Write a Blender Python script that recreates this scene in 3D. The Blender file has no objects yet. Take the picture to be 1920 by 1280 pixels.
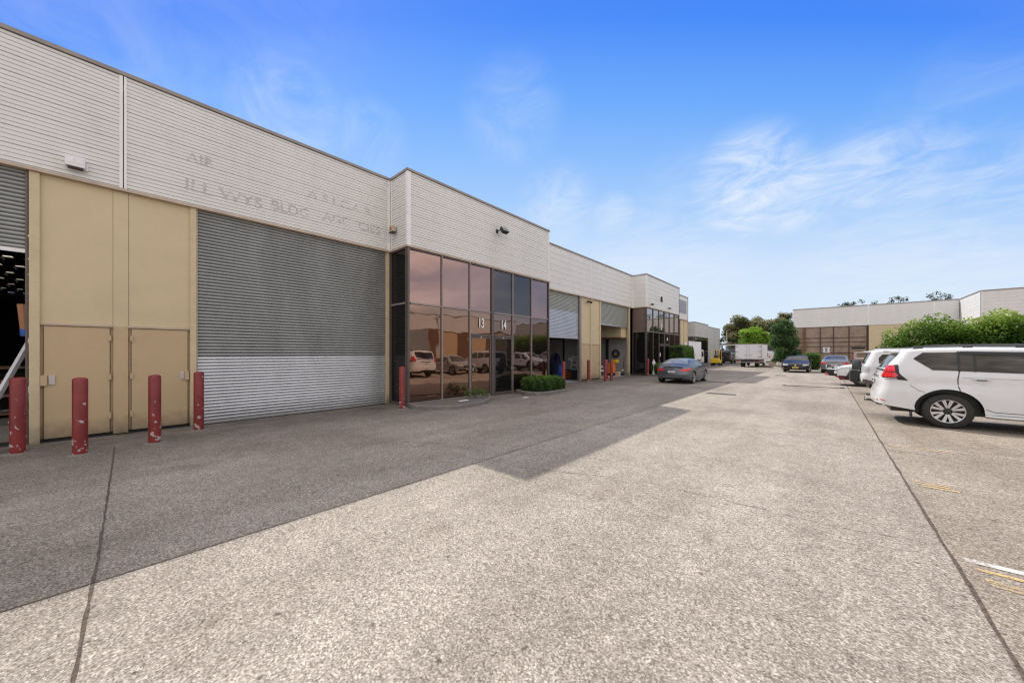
import bpy, bmesh, math, random
import numpy as np
from mathutils import Vector, Matrix
R = math.radians
SC = bpy.context.scene
COL = SC.collection
random.seed(7)
RNG = np.random.default_rng(11)

# ------------------------------------------------------------------ materials
def _nt(name):
    m = bpy.data.materials.new(name); m.use_nodes = True
    nt = m.node_tree; b = nt.nodes['Principled BSDF']
    return m, nt, b
def N(nt, typ, **kw):
    n = nt.nodes.new(typ)
    for k, v in kw.items():
        if k in n.inputs: n.inputs[k].default_value = v
        else: setattr(n, k, v)
    return n
def L(nt, a, b): nt.links.new(a, b)
def ramp(nt, fac, stops):
    r = nt.nodes.new('ShaderNodeValToRGB'); L(nt, fac, r.inputs[0])
    e = r.color_ramp.elements
    while len(e) < len(stops): e.new(0.5)
    for i, (p, c) in enumerate(stops):
        e[i].position = p; e[i].color = (c[0], c[1], c[2], 1)
    return r
def coords(nt, scale=(1, 1, 1), src='Object'):
    # object coordinates; things are built with their origins near the ground so this is metric
    if src == 'World':
        g = nt.nodes.new('ShaderNodeNewGeometry'); out = g.outputs['Position']
    else:
        g = nt.nodes.new('ShaderNodeTexCoord'); out = g.outputs['Object']
    mp = N(nt, 'ShaderNodeMapping'); mp.inputs['Scale'].default_value = scale
    L(nt, out, mp.inputs['Vector']); return mp.outputs['Vector']
def mixc(nt, fac, a, b, mode='MIX'):
    m = nt.nodes.new('ShaderNodeMix'); m.data_type = 'RGBA'; m.blend_type = mode
    for sock, v in ((m.inputs[0], fac), (m.inputs[6], a), (m.inputs[7], b)):
        if isinstance(v, (int, float)): sock.default_value = v
        elif isinstance(v, tuple): sock.default_value = (v[0], v[1], v[2], 1)
        else: L(nt, v, sock)
    return m.outputs[2]
def mat(name, col, rough=.6, metal=0, var=.12, vscale=3, stretch=(1, 1, 1), bump=0, bscale=60, dirt=None, spec=.5, coat=0, dirt_amt=.5, foot=0):
    m, nt, b = _nt(name)
    v = coords(nt, stretch)
    n = N(nt, 'ShaderNodeTexNoise', Scale=vscale, Detail=6.0, Roughness=.6); L(nt, v, n.inputs['Vector'])
    c0 = tuple(x * (1 - var) for x in col); c1 = tuple(min(1, x * (1 + var)) for x in col)
    r = ramp(nt, n.outputs['Fac'], [(.3, c0), (.7, c1)])
    c = r.outputs['Color']
    if dirt:
        n2 = N(nt, 'ShaderNodeTexNoise', Scale=vscale * 3.3, Detail=8.0, Roughness=.7); L(nt, v, n2.inputs['Vector'])
        r2 = ramp(nt, n2.outputs['Fac'], [(.5, (0, 0, 0)), (.75, (dirt_amt,) * 3)])
        c = mixc(nt, r2.outputs['Color'], c, dirt)
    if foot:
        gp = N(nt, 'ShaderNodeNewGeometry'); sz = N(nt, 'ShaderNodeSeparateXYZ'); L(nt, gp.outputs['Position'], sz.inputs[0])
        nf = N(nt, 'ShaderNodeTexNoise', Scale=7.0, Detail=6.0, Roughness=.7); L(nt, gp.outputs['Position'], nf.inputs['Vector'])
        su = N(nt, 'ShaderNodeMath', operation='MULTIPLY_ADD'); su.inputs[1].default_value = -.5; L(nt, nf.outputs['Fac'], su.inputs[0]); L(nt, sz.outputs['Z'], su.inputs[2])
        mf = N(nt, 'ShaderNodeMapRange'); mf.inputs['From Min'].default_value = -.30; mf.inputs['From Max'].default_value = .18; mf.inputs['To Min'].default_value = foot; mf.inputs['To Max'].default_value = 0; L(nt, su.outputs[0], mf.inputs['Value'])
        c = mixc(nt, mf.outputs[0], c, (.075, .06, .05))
    L(nt, c, b.inputs['Base Color'])
    b.inputs['Roughness'].default_value = rough; b.inputs['Metallic'].default_value = metal
    b.inputs['Specular IOR Level'].default_value = spec
    b.inputs['Coat Weight'].default_value = coat; b.inputs['Coat Roughness'].default_value = .04
    if bump:
        nb = N(nt, 'ShaderNodeTexNoise', Scale=bscale, Detail=4.0); L(nt, v, nb.inputs['Vector'])
        bp = N(nt, 'ShaderNodeBump', Strength=bump, Distance=.01); L(nt, nb.outputs['Fac'], bp.inputs['Height'])
        L(nt, bp.outputs['Normal'], b.inputs['Normal'])
    return m

M = {}
M['clad'] = mat('cream_white_cladding', (.755, .745, .715), .45, var=.03, vscale=.8, stretch=(1, 1, .35), dirt=(.46, .43, .39), dirt_amt=.20)
M['flash'] = mat('white_flashing', (.82, .81, .80), .4, var=.05)
M['cap'] = mat('brown_grey_capping', (.30, .26, .23), .5, var=.15, vscale=2)
M['trim'] = mat('tan_trim', (.52, .42, .32), .6, var=.15, vscale=4, dirt=(.3, .2, .14), dirt_amt=.4)
M['beige'] = mat('beige_painted_panel', (.63, .515, .325), .55, var=.05, vscale=1.5, bump=.15, bscale=90, dirt=(.42, .35, .22), dirt_amt=.15)
M['beige2'] = mat('beige_door_paint', (.545, .405, .24), .5, var=.04, vscale=1.3, bump=.2, bscale=140, dirt=(.34, .28, .18), dirt_amt=.2, foot=.75)
M['pier'] = mat('beige_pier_paint', (.62, .51, .32), .6, var=.06, vscale=3, dirt=(.30, .25, .18), dirt_amt=.3, foot=.75)
M['shut'] = mat('grey_weathered_shutter', (.33, .34, .335), .42, metal=.45, var=.12, vscale=2, stretch=(1, 1, .3))
M['shut2'] = mat('bright_galvanised_shutter', (.66, .68, .70), .33, metal=.6, var=.08, vscale=2, stretch=(1, 1, .3), foot=.5)
M['shut3'] = mat('pale_green_grey_shutter', (.42, .44, .40), .45, metal=.35, var=.08, vscale=2)
M['alum'] = mat('aluminium', (.62, .62, .62), .35, metal=.8, var=.08)
M['frame'] = mat('bronze_window_frame', (.135, .11, .10), .4, metal=.3, var=.1)
M['frameL'] = mat('pale_bronze_mullion', (.30, .255, .24), .4, metal=.3, var=.1)
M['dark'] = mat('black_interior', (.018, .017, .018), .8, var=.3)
M['dark2'] = mat('dark_rubber', (.025, .025, .026), .55, var=.2)
M['black'] = mat('black_plastic', (.02, .02, .022), .4, var=.2)
M['block'] = None
M['kerb'] = mat('grey_concrete_kerb', (.20, .185, .165), .9, var=.25, vscale=5, bump=.5, bscale=50, dirt=(.10, .09, .08))
M['kerbL'] = mat('pale_concrete_kerb', (.42, .37, .31), .9, var=.2, vscale=5, bump=.5, bscale=50)
M['white'] = mat('white_paint', (.78, .78, .78), .4, var=.04)
M['sheet'] = mat('white_truck_panel', (.86, .86, .90), .4, var=.04)
M['red'] = None
M['wood'] = mat('brown_timber', (.16, .085, .05), .8, var=.3, vscale=4, bump=.3)
M['rust'] = mat('rusty_post', (.38, .12, .05), .8, var=.3, vscale=8)
M['orange'] = mat('orange_plastic', (.75, .22, .03), .5)
M['yellow'] = mat('yellow_machine_paint', (.75, .50, .02), .4, var=.1, dirt=(.3, .2, .05), dirt_amt=.3)
M['navy'] = mat('navy_cover_cloth', (.012, .014, .05), .8, var=.3, bump=.6, bscale=12)
M['blue'] = mat('blue_tarpaulin', (.03, .12, .50), .5, var=.3, vscale=8, bump=.6, bscale=14)
M['teal'] = mat('teal_plastic', (.05, .25, .28), .5)
M['card'] = mat('brown_cardboard', (.42, .20, .11), .8)
M['pebble'] = mat('dark_pebble_soil', (.16, .145, .13), .95, var=.7, vscale=45, bump=1, bscale=70)
M['tyre'] = mat('tyre_rubber', (.028, .027, .026), .75, var=.25, vscale=9)
M['rim'] = mat('alloy_rim', (.62, .62, .64), .28, metal=.85, var=.05)
M['rimdark'] = mat('dark_rim_recess', (.02, .02, .02), .6)
M['plate'] = mat('white_number_plate', (.75, .75, .75), .4, var=.02)
M['plateY'] = mat('yellow_number_plate', (.80, .62, .10), .4, var=.02)
M['ink'] = mat('dark_lettering', (.03, .03, .05), .6, var=.02)
M['letter'] = mat('white_lettering', (.82, .82, .82), .5, var=.02)
M['bark'] = mat('grey_brown_bark', (.13, .10, .075), .9, var=.35, vscale=5, bump=.8, bscale=20)
M['grate'] = mat('iron_grate', (.05, .045, .045), .7, metal=.2, var=.3)
M['wallgrey'] = mat('pale_grey_panel_wall', (.50, .49, .46), .6, var=.05, vscale=.6)
M['chrome'] = mat('chrome', (.7, .7, .7), .12, metal=1, var=.02)
M['roof'] = mat('grey_roof_sheet', (.35, .35, .35), .5, var=.1)
M['greybox'] = mat('grey_sign_board', (.28, .29, .33), .5, var=.25, vscale=6)

def paint(name, col, metal=0.0, rough=.28, dust=.0):
    m = mat(name, col, rough, metal=metal, var=.04, vscale=2, coat=.7 if col[0] > .3 else .3)
    return m
M['pwhite'] = paint('white_car_paint', (.75, .765, .785))
M['pgrey'] = paint('dark_grey_car_paint', (.15, .165, .185), .6)
M['psilver'] = paint('silver_car_paint', (.36, .37, .38), .6)
M['pblack'] = paint('black_car_paint', (.012, .012, .013))
M['pmid'] = paint('mid_grey_car_paint', (.19, .195, .20), .45)

def carglass():
    m, nt, b = _nt('tinted_car_glass')
    n = N(nt, 'ShaderNodeTexNoise', Scale=2.2, Detail=5.0); L(nt, coords(nt, (1, 1, 4)), n.inputs['Vector'])
    r = ramp(nt, n.outputs['Fac'], [(.38, (.006, .007, .008)), (.62, (.05, .054, .058)), (.75, (.10, .11, .12))]); L(nt, r.outputs[0], b.inputs['Base Color']); b.inputs['Roughness'].default_value = .04; b.inputs['Specular Tint'].default_value = (1, .86, .68, 1)  # pale streaks in the base colour imitate reflections in the windows
    b.inputs['Specular IOR Level'].default_value = .55; b.inputs['Coat Weight'].default_value = .12; b.inputs['Coat Roughness'].default_value = .02
    return m
M['cglass'] = carglass()
M['cglassL'] = mat('rear_glass_painted_reflection', (.33, .36, .39), .12, var=.5, vscale=1.6, stretch=(1, 1, 1), spec=.5)  # pale reflection painted into the base colour of the coupe's rear glass
def lamp(name, col, em=0):
    m, nt, b = _nt(name)
    n = N(nt, 'ShaderNodeTexWave', Scale=9.0, Distortion=.4); L(nt, coords(nt), n.inputs['Vector'])
    r = ramp(nt, n.outputs['Fac'], [(0, tuple(c * .75 for c in col)), (1, col)])
    L(nt, r.outputs['Color'], b.inputs['Base Color']); b.inputs['Roughness'].default_value = .15
    b.inputs['Coat Weight'].default_value = 1; b.inputs['Coat Roughness'].default_value = .03
    return m
M['lred'] = lamp('red_lamp_lens', (.78, .012, .02))
M['lclear'] = lamp('clear_lamp_lens', (.62, .64, .68))
M['lorange'] = lamp('amber_lens', (.85, .28, .03))

def glassmat(name, tint, base, rough=.015, k=.55, wav=.02, see=0):
    """mirror-film window glass: tinted reflection over a dark base"""
    m, nt, b = _nt(name)
    out = nt.nodes['Material Output']
    v = coords(nt, (1, 1, 1))
    n = N(nt, 'ShaderNodeTexNoise', Scale=.9, Detail=2.0); L(nt, v, n.inputs['Vector'])
    bp = N(nt, 'ShaderNodeBump', Strength=wav, Distance=.3); L(nt, n.outputs['Fac'], bp.inputs['Height'])
    g = N(nt, 'ShaderNodeBsdfGlossy', Roughness=rough); g.inputs['Color'].default_value = (*tint, 1)
    L(nt, bp.outputs['Normal'], g.inputs['Normal'])
    d = N(nt, 'ShaderNodeBsdfDiffuse'); d.inputs['Color'].default_value = (*base, 1)
    low = d.outputs[0]
    if see:
        t = N(nt, 'ShaderNodeBsdfTransparent'); t.inputs['Color'].default_value = (see, see * .95, see * .9, 1)
        mx0 = N(nt, 'ShaderNodeMixShader'); mx0.inputs[0].default_value = .12
        L(nt, t.outputs[0], mx0.inputs[1]); L(nt, d.outputs[0], mx0.inputs[2]); low = mx0.outputs[0]
    lw = N(nt, 'ShaderNodeFresnel', IOR=1.5)
    ad = N(nt, 'ShaderNodeMath', operation='ADD', use_clamp=True); ad.inputs[1].default_value = k; L(nt, lw.outputs[0], ad.inputs[0])
    mx = N(nt, 'ShaderNodeMixShader'); L(nt, ad.outputs[0], mx.inputs[0]); L(nt, low, mx.inputs[1]); L(nt, g.outputs[0], mx.inputs[2])
    L(nt, mx.outputs[0], out.inputs['Surface'])
    nt.nodes.remove(b); return m
M['bronze'] = glassmat('bronze_mirror_glass', (.62, .42, .38), (.030, .016, .012), k=.46)
M['smoke'] = glassmat('smoke_grey_glass', (.42, .38, .37), (.03, .028, .03), k=.22, see=.45)
M['darkglass'] = glassmat('dark_side_glass', (.25, .22, .22), (.012, .011, .012), k=.12)
M['blind'] = mat('grey_window_blind', (.26, .26, .27), .9, var=.1, vscale=2)

def block_mat():
    m, nt, b = _nt('painted_block_wall')
    br = N(nt, 'ShaderNodeTexBrick', Scale=1.0); br.inputs['Color1'].default_value = (.42, .405, .41, 1); br.inputs['Color2'].default_value = (.37, .36, .36, 1)
    br.inputs['Mortar'].default_value = (.22, .21, .20, 1); br.inputs['Brick Width'].default_value = .4; br.inputs['Row Height'].default_value = .2; br.inputs['Mortar Size'].default_value = .008
    g = N(nt, 'ShaderNodeNewGeometry'); mp = N(nt, 'ShaderNodeMapping'); mp.inputs['Rotation'].default_value = (R(90), 0, 0)
    L(nt, g.outputs['Position'], mp.inputs['Vector']); L(nt, mp.outputs[0], br.inputs['Vector'])
    L(nt, br.outputs['Color'], b.inputs['Base Color']); b.inputs['Roughness'].default_value = .9
    return m
M['block'] = block_mat()

def bollard_mat():
    m, nt, b = _nt('chipped_red_paint')
    v = coords(nt, src='World')
    n = N(nt, 'ShaderNodeTexNoise', Scale=11.0, Detail=5.0, Roughness=.55); L(nt, v, n.inputs['Vector'])
    # more chips low down
    sx = N(nt, 'ShaderNodeSeparateXYZ'); L(nt, v, sx.inputs[0])
    mr = N(nt, 'ShaderNodeMapRange'); mr.inputs['From Min'].default_value = 0; mr.inputs['From Max'].default_value = 1.2
    mr.inputs['To Min'].default_value = .085; mr.inputs['To Max'].default_value = -.045; L(nt, sx.outputs['Z'], mr.inputs['Value'])
    ad = N(nt, 'ShaderNodeMath', operation='ADD'); L(nt, n.outputs['Fac'], ad.inputs[0]); L(nt, mr.outputs[0], ad.inputs[1])
    r = ramp(nt, ad.outputs[0], [(.655, (0, 0, 0)), (.67, (1, 1, 1))])
    n2 = N(nt, 'ShaderNodeTexNoise', Scale=3.0, Detail=5.0); L(nt, v, n2.inputs['Vector'])
    rc = ramp(nt, n2.outputs['Fac'], [(.3, (.17, .014, .015)), (.7, (.25, .026, .022))])
    L(nt, mixc(nt, r.outputs['Color'], rc.outputs['Color'], (.45, .40, .38)), b.inputs['Base Color'])
    b.inputs['Coat Weight'].default_value = .15
    b.inputs['Roughness'].default_value = .5
    bp = N(nt, 'ShaderNodeBump', Strength=.3, Distance=.004, invert=True); L(nt, r.outputs['Color'], bp.inputs['Height']); L(nt, bp.outputs[0], b.inputs['Normal'])
    return m
M['red'] = bollard_mat()

def leafmat(name, dark, light, tr=.35, alt=None):
    m, nt, b = _nt(name)
    out = nt.nodes['Material Output']
    a = N(nt, 'ShaderNodeAttribute', attribute_name='tint')
    stops = [(0, dark), (1, light)] if not alt else [(0, dark), (.6, light), (1, alt)]
    r = ramp(nt, a.outputs['Fac'], stops)
    L(nt, r.outputs[0], b.inputs['Base Color']); b.inputs['Roughness'].default_value = .45; b.inputs['Specular IOR Level'].default_value = .35
    t = N(nt, 'ShaderNodeBsdfTranslucent'); L(nt, r.outputs[0], t.inputs['Color'])
    mx = N(nt, 'ShaderNodeMixShader'); mx.inputs[0].default_value = tr
    L(nt, b.outputs[0], mx.inputs[1]); L(nt, t.outputs[0], mx.inputs[2]); L(nt, mx.outputs[0], out.inputs['Surface'])
    return m
M['leafhedge'] = leafmat('hedge_leaves', (.02, .05, .01), (.10, .20, .03), alt=(.22, .34, .06))
M['leafbright'] = leafmat('bright_hedge_leaves', (.012, .04, .006), (.12, .25, .025), alt=(.40, .52, .09))
M['leafdark'] = leafmat('dark_tree_leaves', (.010, .035, .010), (.08, .17, .05), alt=(.26, .38, .12))
M['leafgum'] = leafmat('gum_tree_leaves', (.05, .07, .025), (.23, .23, .10), alt=(.46, .43, .25))
M['leaflime'] = leafmat('lime_green_leaves', (.06, .16, .015), (.22, .40, .03), alt=(.38, .55, .06))
M['leafpine'] = leafmat('far_tree_leaves', (.015, .025, .012), (.05, .075, .035))
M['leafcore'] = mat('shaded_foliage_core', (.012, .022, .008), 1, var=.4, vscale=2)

def ground_mat():
    m, nt, b = _nt('exposed_aggregate_concrete')
    v = coords(nt, src='World')
    sx = N(nt, 'ShaderNodeSeparateXYZ'); L(nt, v, sx.inputs[0])
    # distance fade of the fine stones is left to the renderer; three stone sizes
    vo = N(nt, 'ShaderNodeTexVoronoi', Scale=92.0); L(nt, v, vo.inputs['Vector'])
    bw = N(nt, 'ShaderNodeSeparateColor'); L(nt, vo.outputs['Color'], bw.inputs[0])
    stones = ramp(nt, bw.outputs['Red'], [(0, (.07, .06, .05)), (.2, (.20, .175, .15)), (.5, (.38, .345, .30)), (.8, (.62, .575, .51)), (1, (.95, .90, .82))])
    n1 = N(nt, 'ShaderNodeTexNoise', Scale=70.0, Detail=4.0, Roughness=.8); L(nt, v, n1.inputs['Vector'])
    r1 = ramp(nt, n1.outputs['Fac'], [(.33, (.12, .10, .08)), (.5, (.38, .345, .30)), (.66, (.74, .69, .61))])
    c = mixc(nt, .52, stones.outputs[0], r1.outputs[0])
    # coarser clusters of stones, still visible further off
    n8 = N(nt, 'ShaderNodeTexNoise', Scale=21.0, Detail=5.0, Roughness=.8); L(nt, v, n8.inputs['Vector'])
    r8 = ramp(nt, n8.outputs['Fac'], [(.34, (.80, .79, .78)), (.66, (1.19, 1.19, 1.18))])
    c = mixc(nt, 1.0, c, r8.outputs[0], 'MULTIPLY')
    # medium blotches
    n2 = N(nt, 'ShaderNodeTexNoise', Scale=4.5, Detail=6.0, Roughness=.65); L(nt, v, n2.inputs['Vector'])
    r2 = ramp(nt, n2.outputs['Fac'], [(.3, (.84, .83, .82)), (.7, (1.10, 1.09, 1.08))])
    c = mixc(nt, 1.0, c, r2.outputs[0], 'MULTIPLY')
    # large stains
    n3 = N(nt, 'ShaderNodeTexNoise', Scale=.38, Detail=5.0, Roughness=.6, Distortion=.4); L(nt, v, n3.inputs['Vector'])
    r3 = ramp(nt, n3.outputs['Fac'], [(.32, (.80, .78, .76)), (.62, (1.09, 1.08, 1.07))])
    c = mixc(nt, 1.0, c, r3.outputs[0], 'MULTIPLY')
    # traffic streaks along the lane (stretched in Y)
    mp = N(nt, 'ShaderNodeMapping'); mp.inputs['Scale'].default_value = (1.1, .07, 1); L(nt, v, mp.inputs['Vector'])
    n4 = N(nt, 'ShaderNodeTexNoise', Scale=1.0, Detail=5.0, Roughness=.6); L(nt, mp.outputs[0], n4.inputs['Vector'])
    r4 = ramp(nt, n4.outputs['Fac'], [(.35, (.88, .87, .86)), (.6, (1.05, 1.05, 1.05))])
    c = mixc(nt, 1.0, c, r4.outputs[0], 'MULTIPLY')
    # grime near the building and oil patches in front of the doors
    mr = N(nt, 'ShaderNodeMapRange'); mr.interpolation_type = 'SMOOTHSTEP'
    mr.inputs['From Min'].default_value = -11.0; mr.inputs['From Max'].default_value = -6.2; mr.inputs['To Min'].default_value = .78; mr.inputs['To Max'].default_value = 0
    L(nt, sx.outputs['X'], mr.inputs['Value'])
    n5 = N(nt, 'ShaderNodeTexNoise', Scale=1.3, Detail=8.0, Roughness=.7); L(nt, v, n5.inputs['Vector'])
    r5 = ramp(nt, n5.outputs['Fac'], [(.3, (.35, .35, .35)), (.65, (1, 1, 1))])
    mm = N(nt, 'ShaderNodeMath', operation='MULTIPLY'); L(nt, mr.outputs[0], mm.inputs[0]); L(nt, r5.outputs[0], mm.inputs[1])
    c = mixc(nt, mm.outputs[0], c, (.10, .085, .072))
    # the outer strip by the building is multiplied slightly darker
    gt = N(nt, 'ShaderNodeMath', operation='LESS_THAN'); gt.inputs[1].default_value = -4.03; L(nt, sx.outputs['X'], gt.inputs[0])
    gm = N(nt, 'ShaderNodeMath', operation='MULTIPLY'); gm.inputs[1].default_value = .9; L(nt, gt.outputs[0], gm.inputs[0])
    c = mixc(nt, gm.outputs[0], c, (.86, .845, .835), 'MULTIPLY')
    # oil drips and darker patches
    n7 = N(nt, 'ShaderNodeTexNoise', Scale=.85, Detail=4.0, Roughness=.5, Distortion=.6); L(nt, v, n7.inputs['Vector'])
    r7 = ramp(nt, n7.outputs['Fac'], [(.62, (1, 1, 1)), (.72, (.80, .78, .76))])
    c = mixc(nt, 1.0, c, r7.outputs[0], 'MULTIPLY')
    c = mixc(nt, 1.0, c, (.905, .918, .94), 'MULTIPLY')
    g2 = N(nt, 'ShaderNodeMath', operation='GREATER_THAN'); g2.inputs[1].default_value = .77; L(nt, sx.outputs['X'], g2.inputs[0])
    c = mixc(nt, g2.outputs[0], c, (.92, .895, .86), 'MULTIPLY')
    # pits
    n6 = N(nt, 'ShaderNodeTexNoise', Scale=16.0, Detail=3.0); L(nt, v, n6.inputs['Vector'])
    r6 = ramp(nt, n6.outputs['Fac'], [(.26, (.45, .42, .40)), (.36, (1, 1, 1))])
    c = mixc(nt, 1.0, c, r6.outputs[0], 'MULTIPLY')
    L(nt, c, b.inputs['Base Color']); b.inputs['Roughness'].default_value = .9; b.inputs['Specular IOR Level'].default_value = .2
    hb = N(nt, 'ShaderNodeMath', operation='ADD'); L(nt, n1.outputs['Fac'], hb.inputs[0]); L(nt, vo.outputs['Distance'], hb.inputs[1])
    bp = N(nt, 'ShaderNodeBump', Strength=.55, Distance=.006); L(nt, hb.outputs[0], bp.inputs['Height']); L(nt, bp.outputs[0], b.inputs['Normal'])
    return m
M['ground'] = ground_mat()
def faded(name, col, thr=.5):
    m, nt, b = _nt(name); out = nt.nodes['Material Output']
    v = coords(nt, src='World')
    n = N(nt, 'ShaderNodeTexNoise', Scale=26.0, Detail=7.0, Roughness=.75); L(nt, v, n.inputs['Vector'])
    n2 = N(nt, 'ShaderNodeTexNoise', Scale=2.2, Detail=3.0); L(nt, v, n2.inputs['Vector'])
    ad = N(nt, 'ShaderNodeMath', operation='ADD'); L(nt, n.outputs['Fac'], ad.inputs[0]); L(nt, n2.outputs['Fac'], ad.inputs[1])
    r = ramp(nt, ad.outputs[0], [(thr, (0, 0, 0)), (thr + .12, (.85, .85, .85))]); 
    ml = N(nt, 'ShaderNodeMath', operation='MULTIPLY'); ml.inputs[1].default_value = .5; L(nt, ad.outputs[0], ml.inputs[0])
    L(nt, ml.outputs[0], r.inputs[0])
    b.inputs['Base Color'].default_value = (*col, 1); b.inputs['Roughness'].default_value = .8
    t = N(nt, 'ShaderNodeBsdfTransparent'); mx = N(nt, 'ShaderNodeMixShader')
    L(nt, r.outputs[0], mx.inputs[0]); L(nt, t.outputs[0], mx.inputs[1]); L(nt, b.outputs[0], mx.inputs[2]); L(nt, mx.outputs[0], out.inputs['Surface'])
    return m
M['linew'] = faded('worn_white_line', (.80, .78, .74), .43)
M['linef'] = faded('faint_white_line', (.72, .68, .62), .465)
M['liney'] = faded('worn_yellow_line', (.78, .56, .24), .42)
M['ghost'] = faded('ghost_letter_residue', (.665, .65, .625), .45)
M['joint'] = mat('dark_joint_filler', (.085, .068, .056), .95, var=.7, vscale=22, bump=.8, bscale=60, dirt=(.28, .20, .14), dirt_amt=1)
M['crack'] = faded('hairline_crack', (.09, .075, .06), .44)

# ------------------------------------------------------------------ mesh builder
class MB:
    def __init__(s): s.v = []; s.f = []
    def quad(s, *p):
        i = len(s.v); s.v += [tuple(q) for q in p]; s.f.append(tuple(range(i, i + len(p))))
    def hexa(s, p):
        i = len(s.v); s.v += [tuple(q) for q in p]
        for f in ((0, 3, 2, 1), (4, 5, 6, 7), (0, 1, 5, 4), (1, 2, 6, 5), (2, 3, 7, 6), (3, 0, 4, 7)): s.f.append(tuple(i + k for k in f))
    def box(s, a, b):
        (x0, y0, z0), (x1, y1, z1) = a, b
        s.hexa([(x0, y0, z0), (x1, y0, z0), (x1, y1, z0), (x0, y1, z0), (x0, y0, z1), (x1, y0, z1), (x1, y1, z1), (x0, y1, z1)])
    def tube(s, pts, r, n=10, cap=True):
        pts = [Vector(p) for p in pts]
        rr = r if isinstance(r, (list, tuple)) else [r] * len(pts)
        base = len(s.v)
        for k, p in enumerate(pts):
            d = (pts[min(k + 1, len(pts) - 1)] - pts[max(k - 1, 0)]).normalized()
            u = d.cross(Vector((0, 0, 1)) if abs(d.z) < .9 else Vector((1, 0, 0))).normalized(); w = d.cross(u)
            for j in range(n):
                a = 2 * math.pi * j / n; q = p + (u * math.cos(a) + w * math.sin(a)) * rr[k]; s.v.append(tuple(q))
        for k in range(len(pts) - 1):
            for j in range(n):
                a = base + k * n + j; b = base + k * n + (j + 1) % n
                s.f.append((a, b, b + n, a + n))
        if cap:
            s.f.append(tuple(base + j for j in range(n))); e = base + (len(pts) - 1) * n
            s.f.append(tuple(e + j for j in reversed(range(n))))
    def lathe(s, prof, c, axis='z', n=24):
        base = len(s.v)
        for (r, h) in prof:
            for j in range(n):
                a = 2 * math.pi * j / n; x, y = r * math.cos(a), r * math.sin(a)
                if axis == 'z': q = (c[0] + x, c[1] + y, c[2] + h)
                elif axis == 'y': q = (c[0] + x, c[1] + h, c[2] + y)
                else: q = (c[0] + h, c[1] + x, c[2] + y)
                s.v.append(q)
        for k in range(len(prof) - 1):
            for j in range(n):
                a = base + k * n + j; b = base + k * n + (j + 1) % n
                s.f.append((a, b, b + n, a + n))
    def grid(s, P):
        base = len(s.v); nr = len(P); nc = len(P[0])
        for row in P: s.v += [tuple(q) for q in row]
        for i in range(nr - 1):
            for j in range(nc - 1):
                a = base + i * nc + j; s.f.append((a, a + 1, a + nc + 1, a + nc))
    def build(s, name, m, parent=None, smooth=False, off=None, bevel=0, normals=True):
        me = bpy.data.meshes.new(name)
        vv = s.v
        if off is None and parent is not None and parent.get('_w'): off = parent.location
        if off is not None: vv = [(p[0] - off[0], p[1] - off[1], p[2] - off[2]) for p in vv]
        me.from_pydata(vv, [], s.f)
        bm = bmesh.new(); bm.from_mesh(me)
        if smooth or bevel: bmesh.ops.remove_doubles(bm, verts=bm.verts, dist=1e-5)
        if bevel: bmesh.ops.bevel(bm, geom=bm.edges[:], offset=bevel, segments=2, affect='EDGES', profile=.5)
        if normals: bmesh.ops.recalc_face_normals(bm, faces=bm.faces)
        bm.to_mesh(me); bm.free()
        if smooth:
            me.polygons.foreach_set('use_smooth', [True] * len(me.polygons))
            try: me.set_sharp_from_angle(angle=R(42))
            except Exception: pass
        me.materials.append(m)
        o = bpy.data.objects.new(name, me); COL.objects.link(o)
        if parent is not None: o.parent = parent
        return o

def tag(o, label=None, cat=None, group=None, kind=None):
    if label: o['label'] = label
    if cat: o['category'] = cat
    if group: o['group'] = group
    if kind: o['kind'] = kind
    return o
def thing(name, loc, label, cat, group=None, rz=0, world=True):
    o = bpy.data.objects.new(name, None); COL.objects.link(o); o.empty_display_size = .3
    o.location = loc; o.rotation_euler = (0, 0, rz)
    if world: o['_w'] = 1          # children given in world coordinates
    return tag(o, label, cat, group)
def single(mb, name, m, loc, label, cat, group=None, kind=None, **kw):
    o = mb.build(name, m, off=loc, **kw); o.location = loc
    return tag(o, label, cat, group, kind)
def text(name, body, size, M4, m, parent=None, xs=1.0, ext=.004, align='CENTER', off=None, bold=0):
    cu = bpy.data.curves.new(name, 'FONT'); cu.body = body; cu.offset = bold; cu.size = size; cu.align_x = align; cu.align_y = 'CENTER'; cu.extrude = ext; cu.resolution_u = 3
    t = bpy.data.objects.new(name, cu); COL.objects.link(t)
    dg = bpy.context.evaluated_depsgraph_get(); me = bpy.data.meshes.new_from_object(t.evaluated_get(dg))
    bpy.data.objects.remove(t); bpy.data.curves.remove(cu)
    me.transform(Matrix.Diagonal((xs, 1, 1, 1))); me.transform(M4)
    if parent is not None and parent.get('_w'): me.transform(Matrix.Translation(-Vector(parent.location)))
    me.name = name; me.materials.clear(); me.materials.append(m)
    o = bpy.data.objects.new(name, me); COL.objects.link(o); o.parent = parent
    return o
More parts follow.
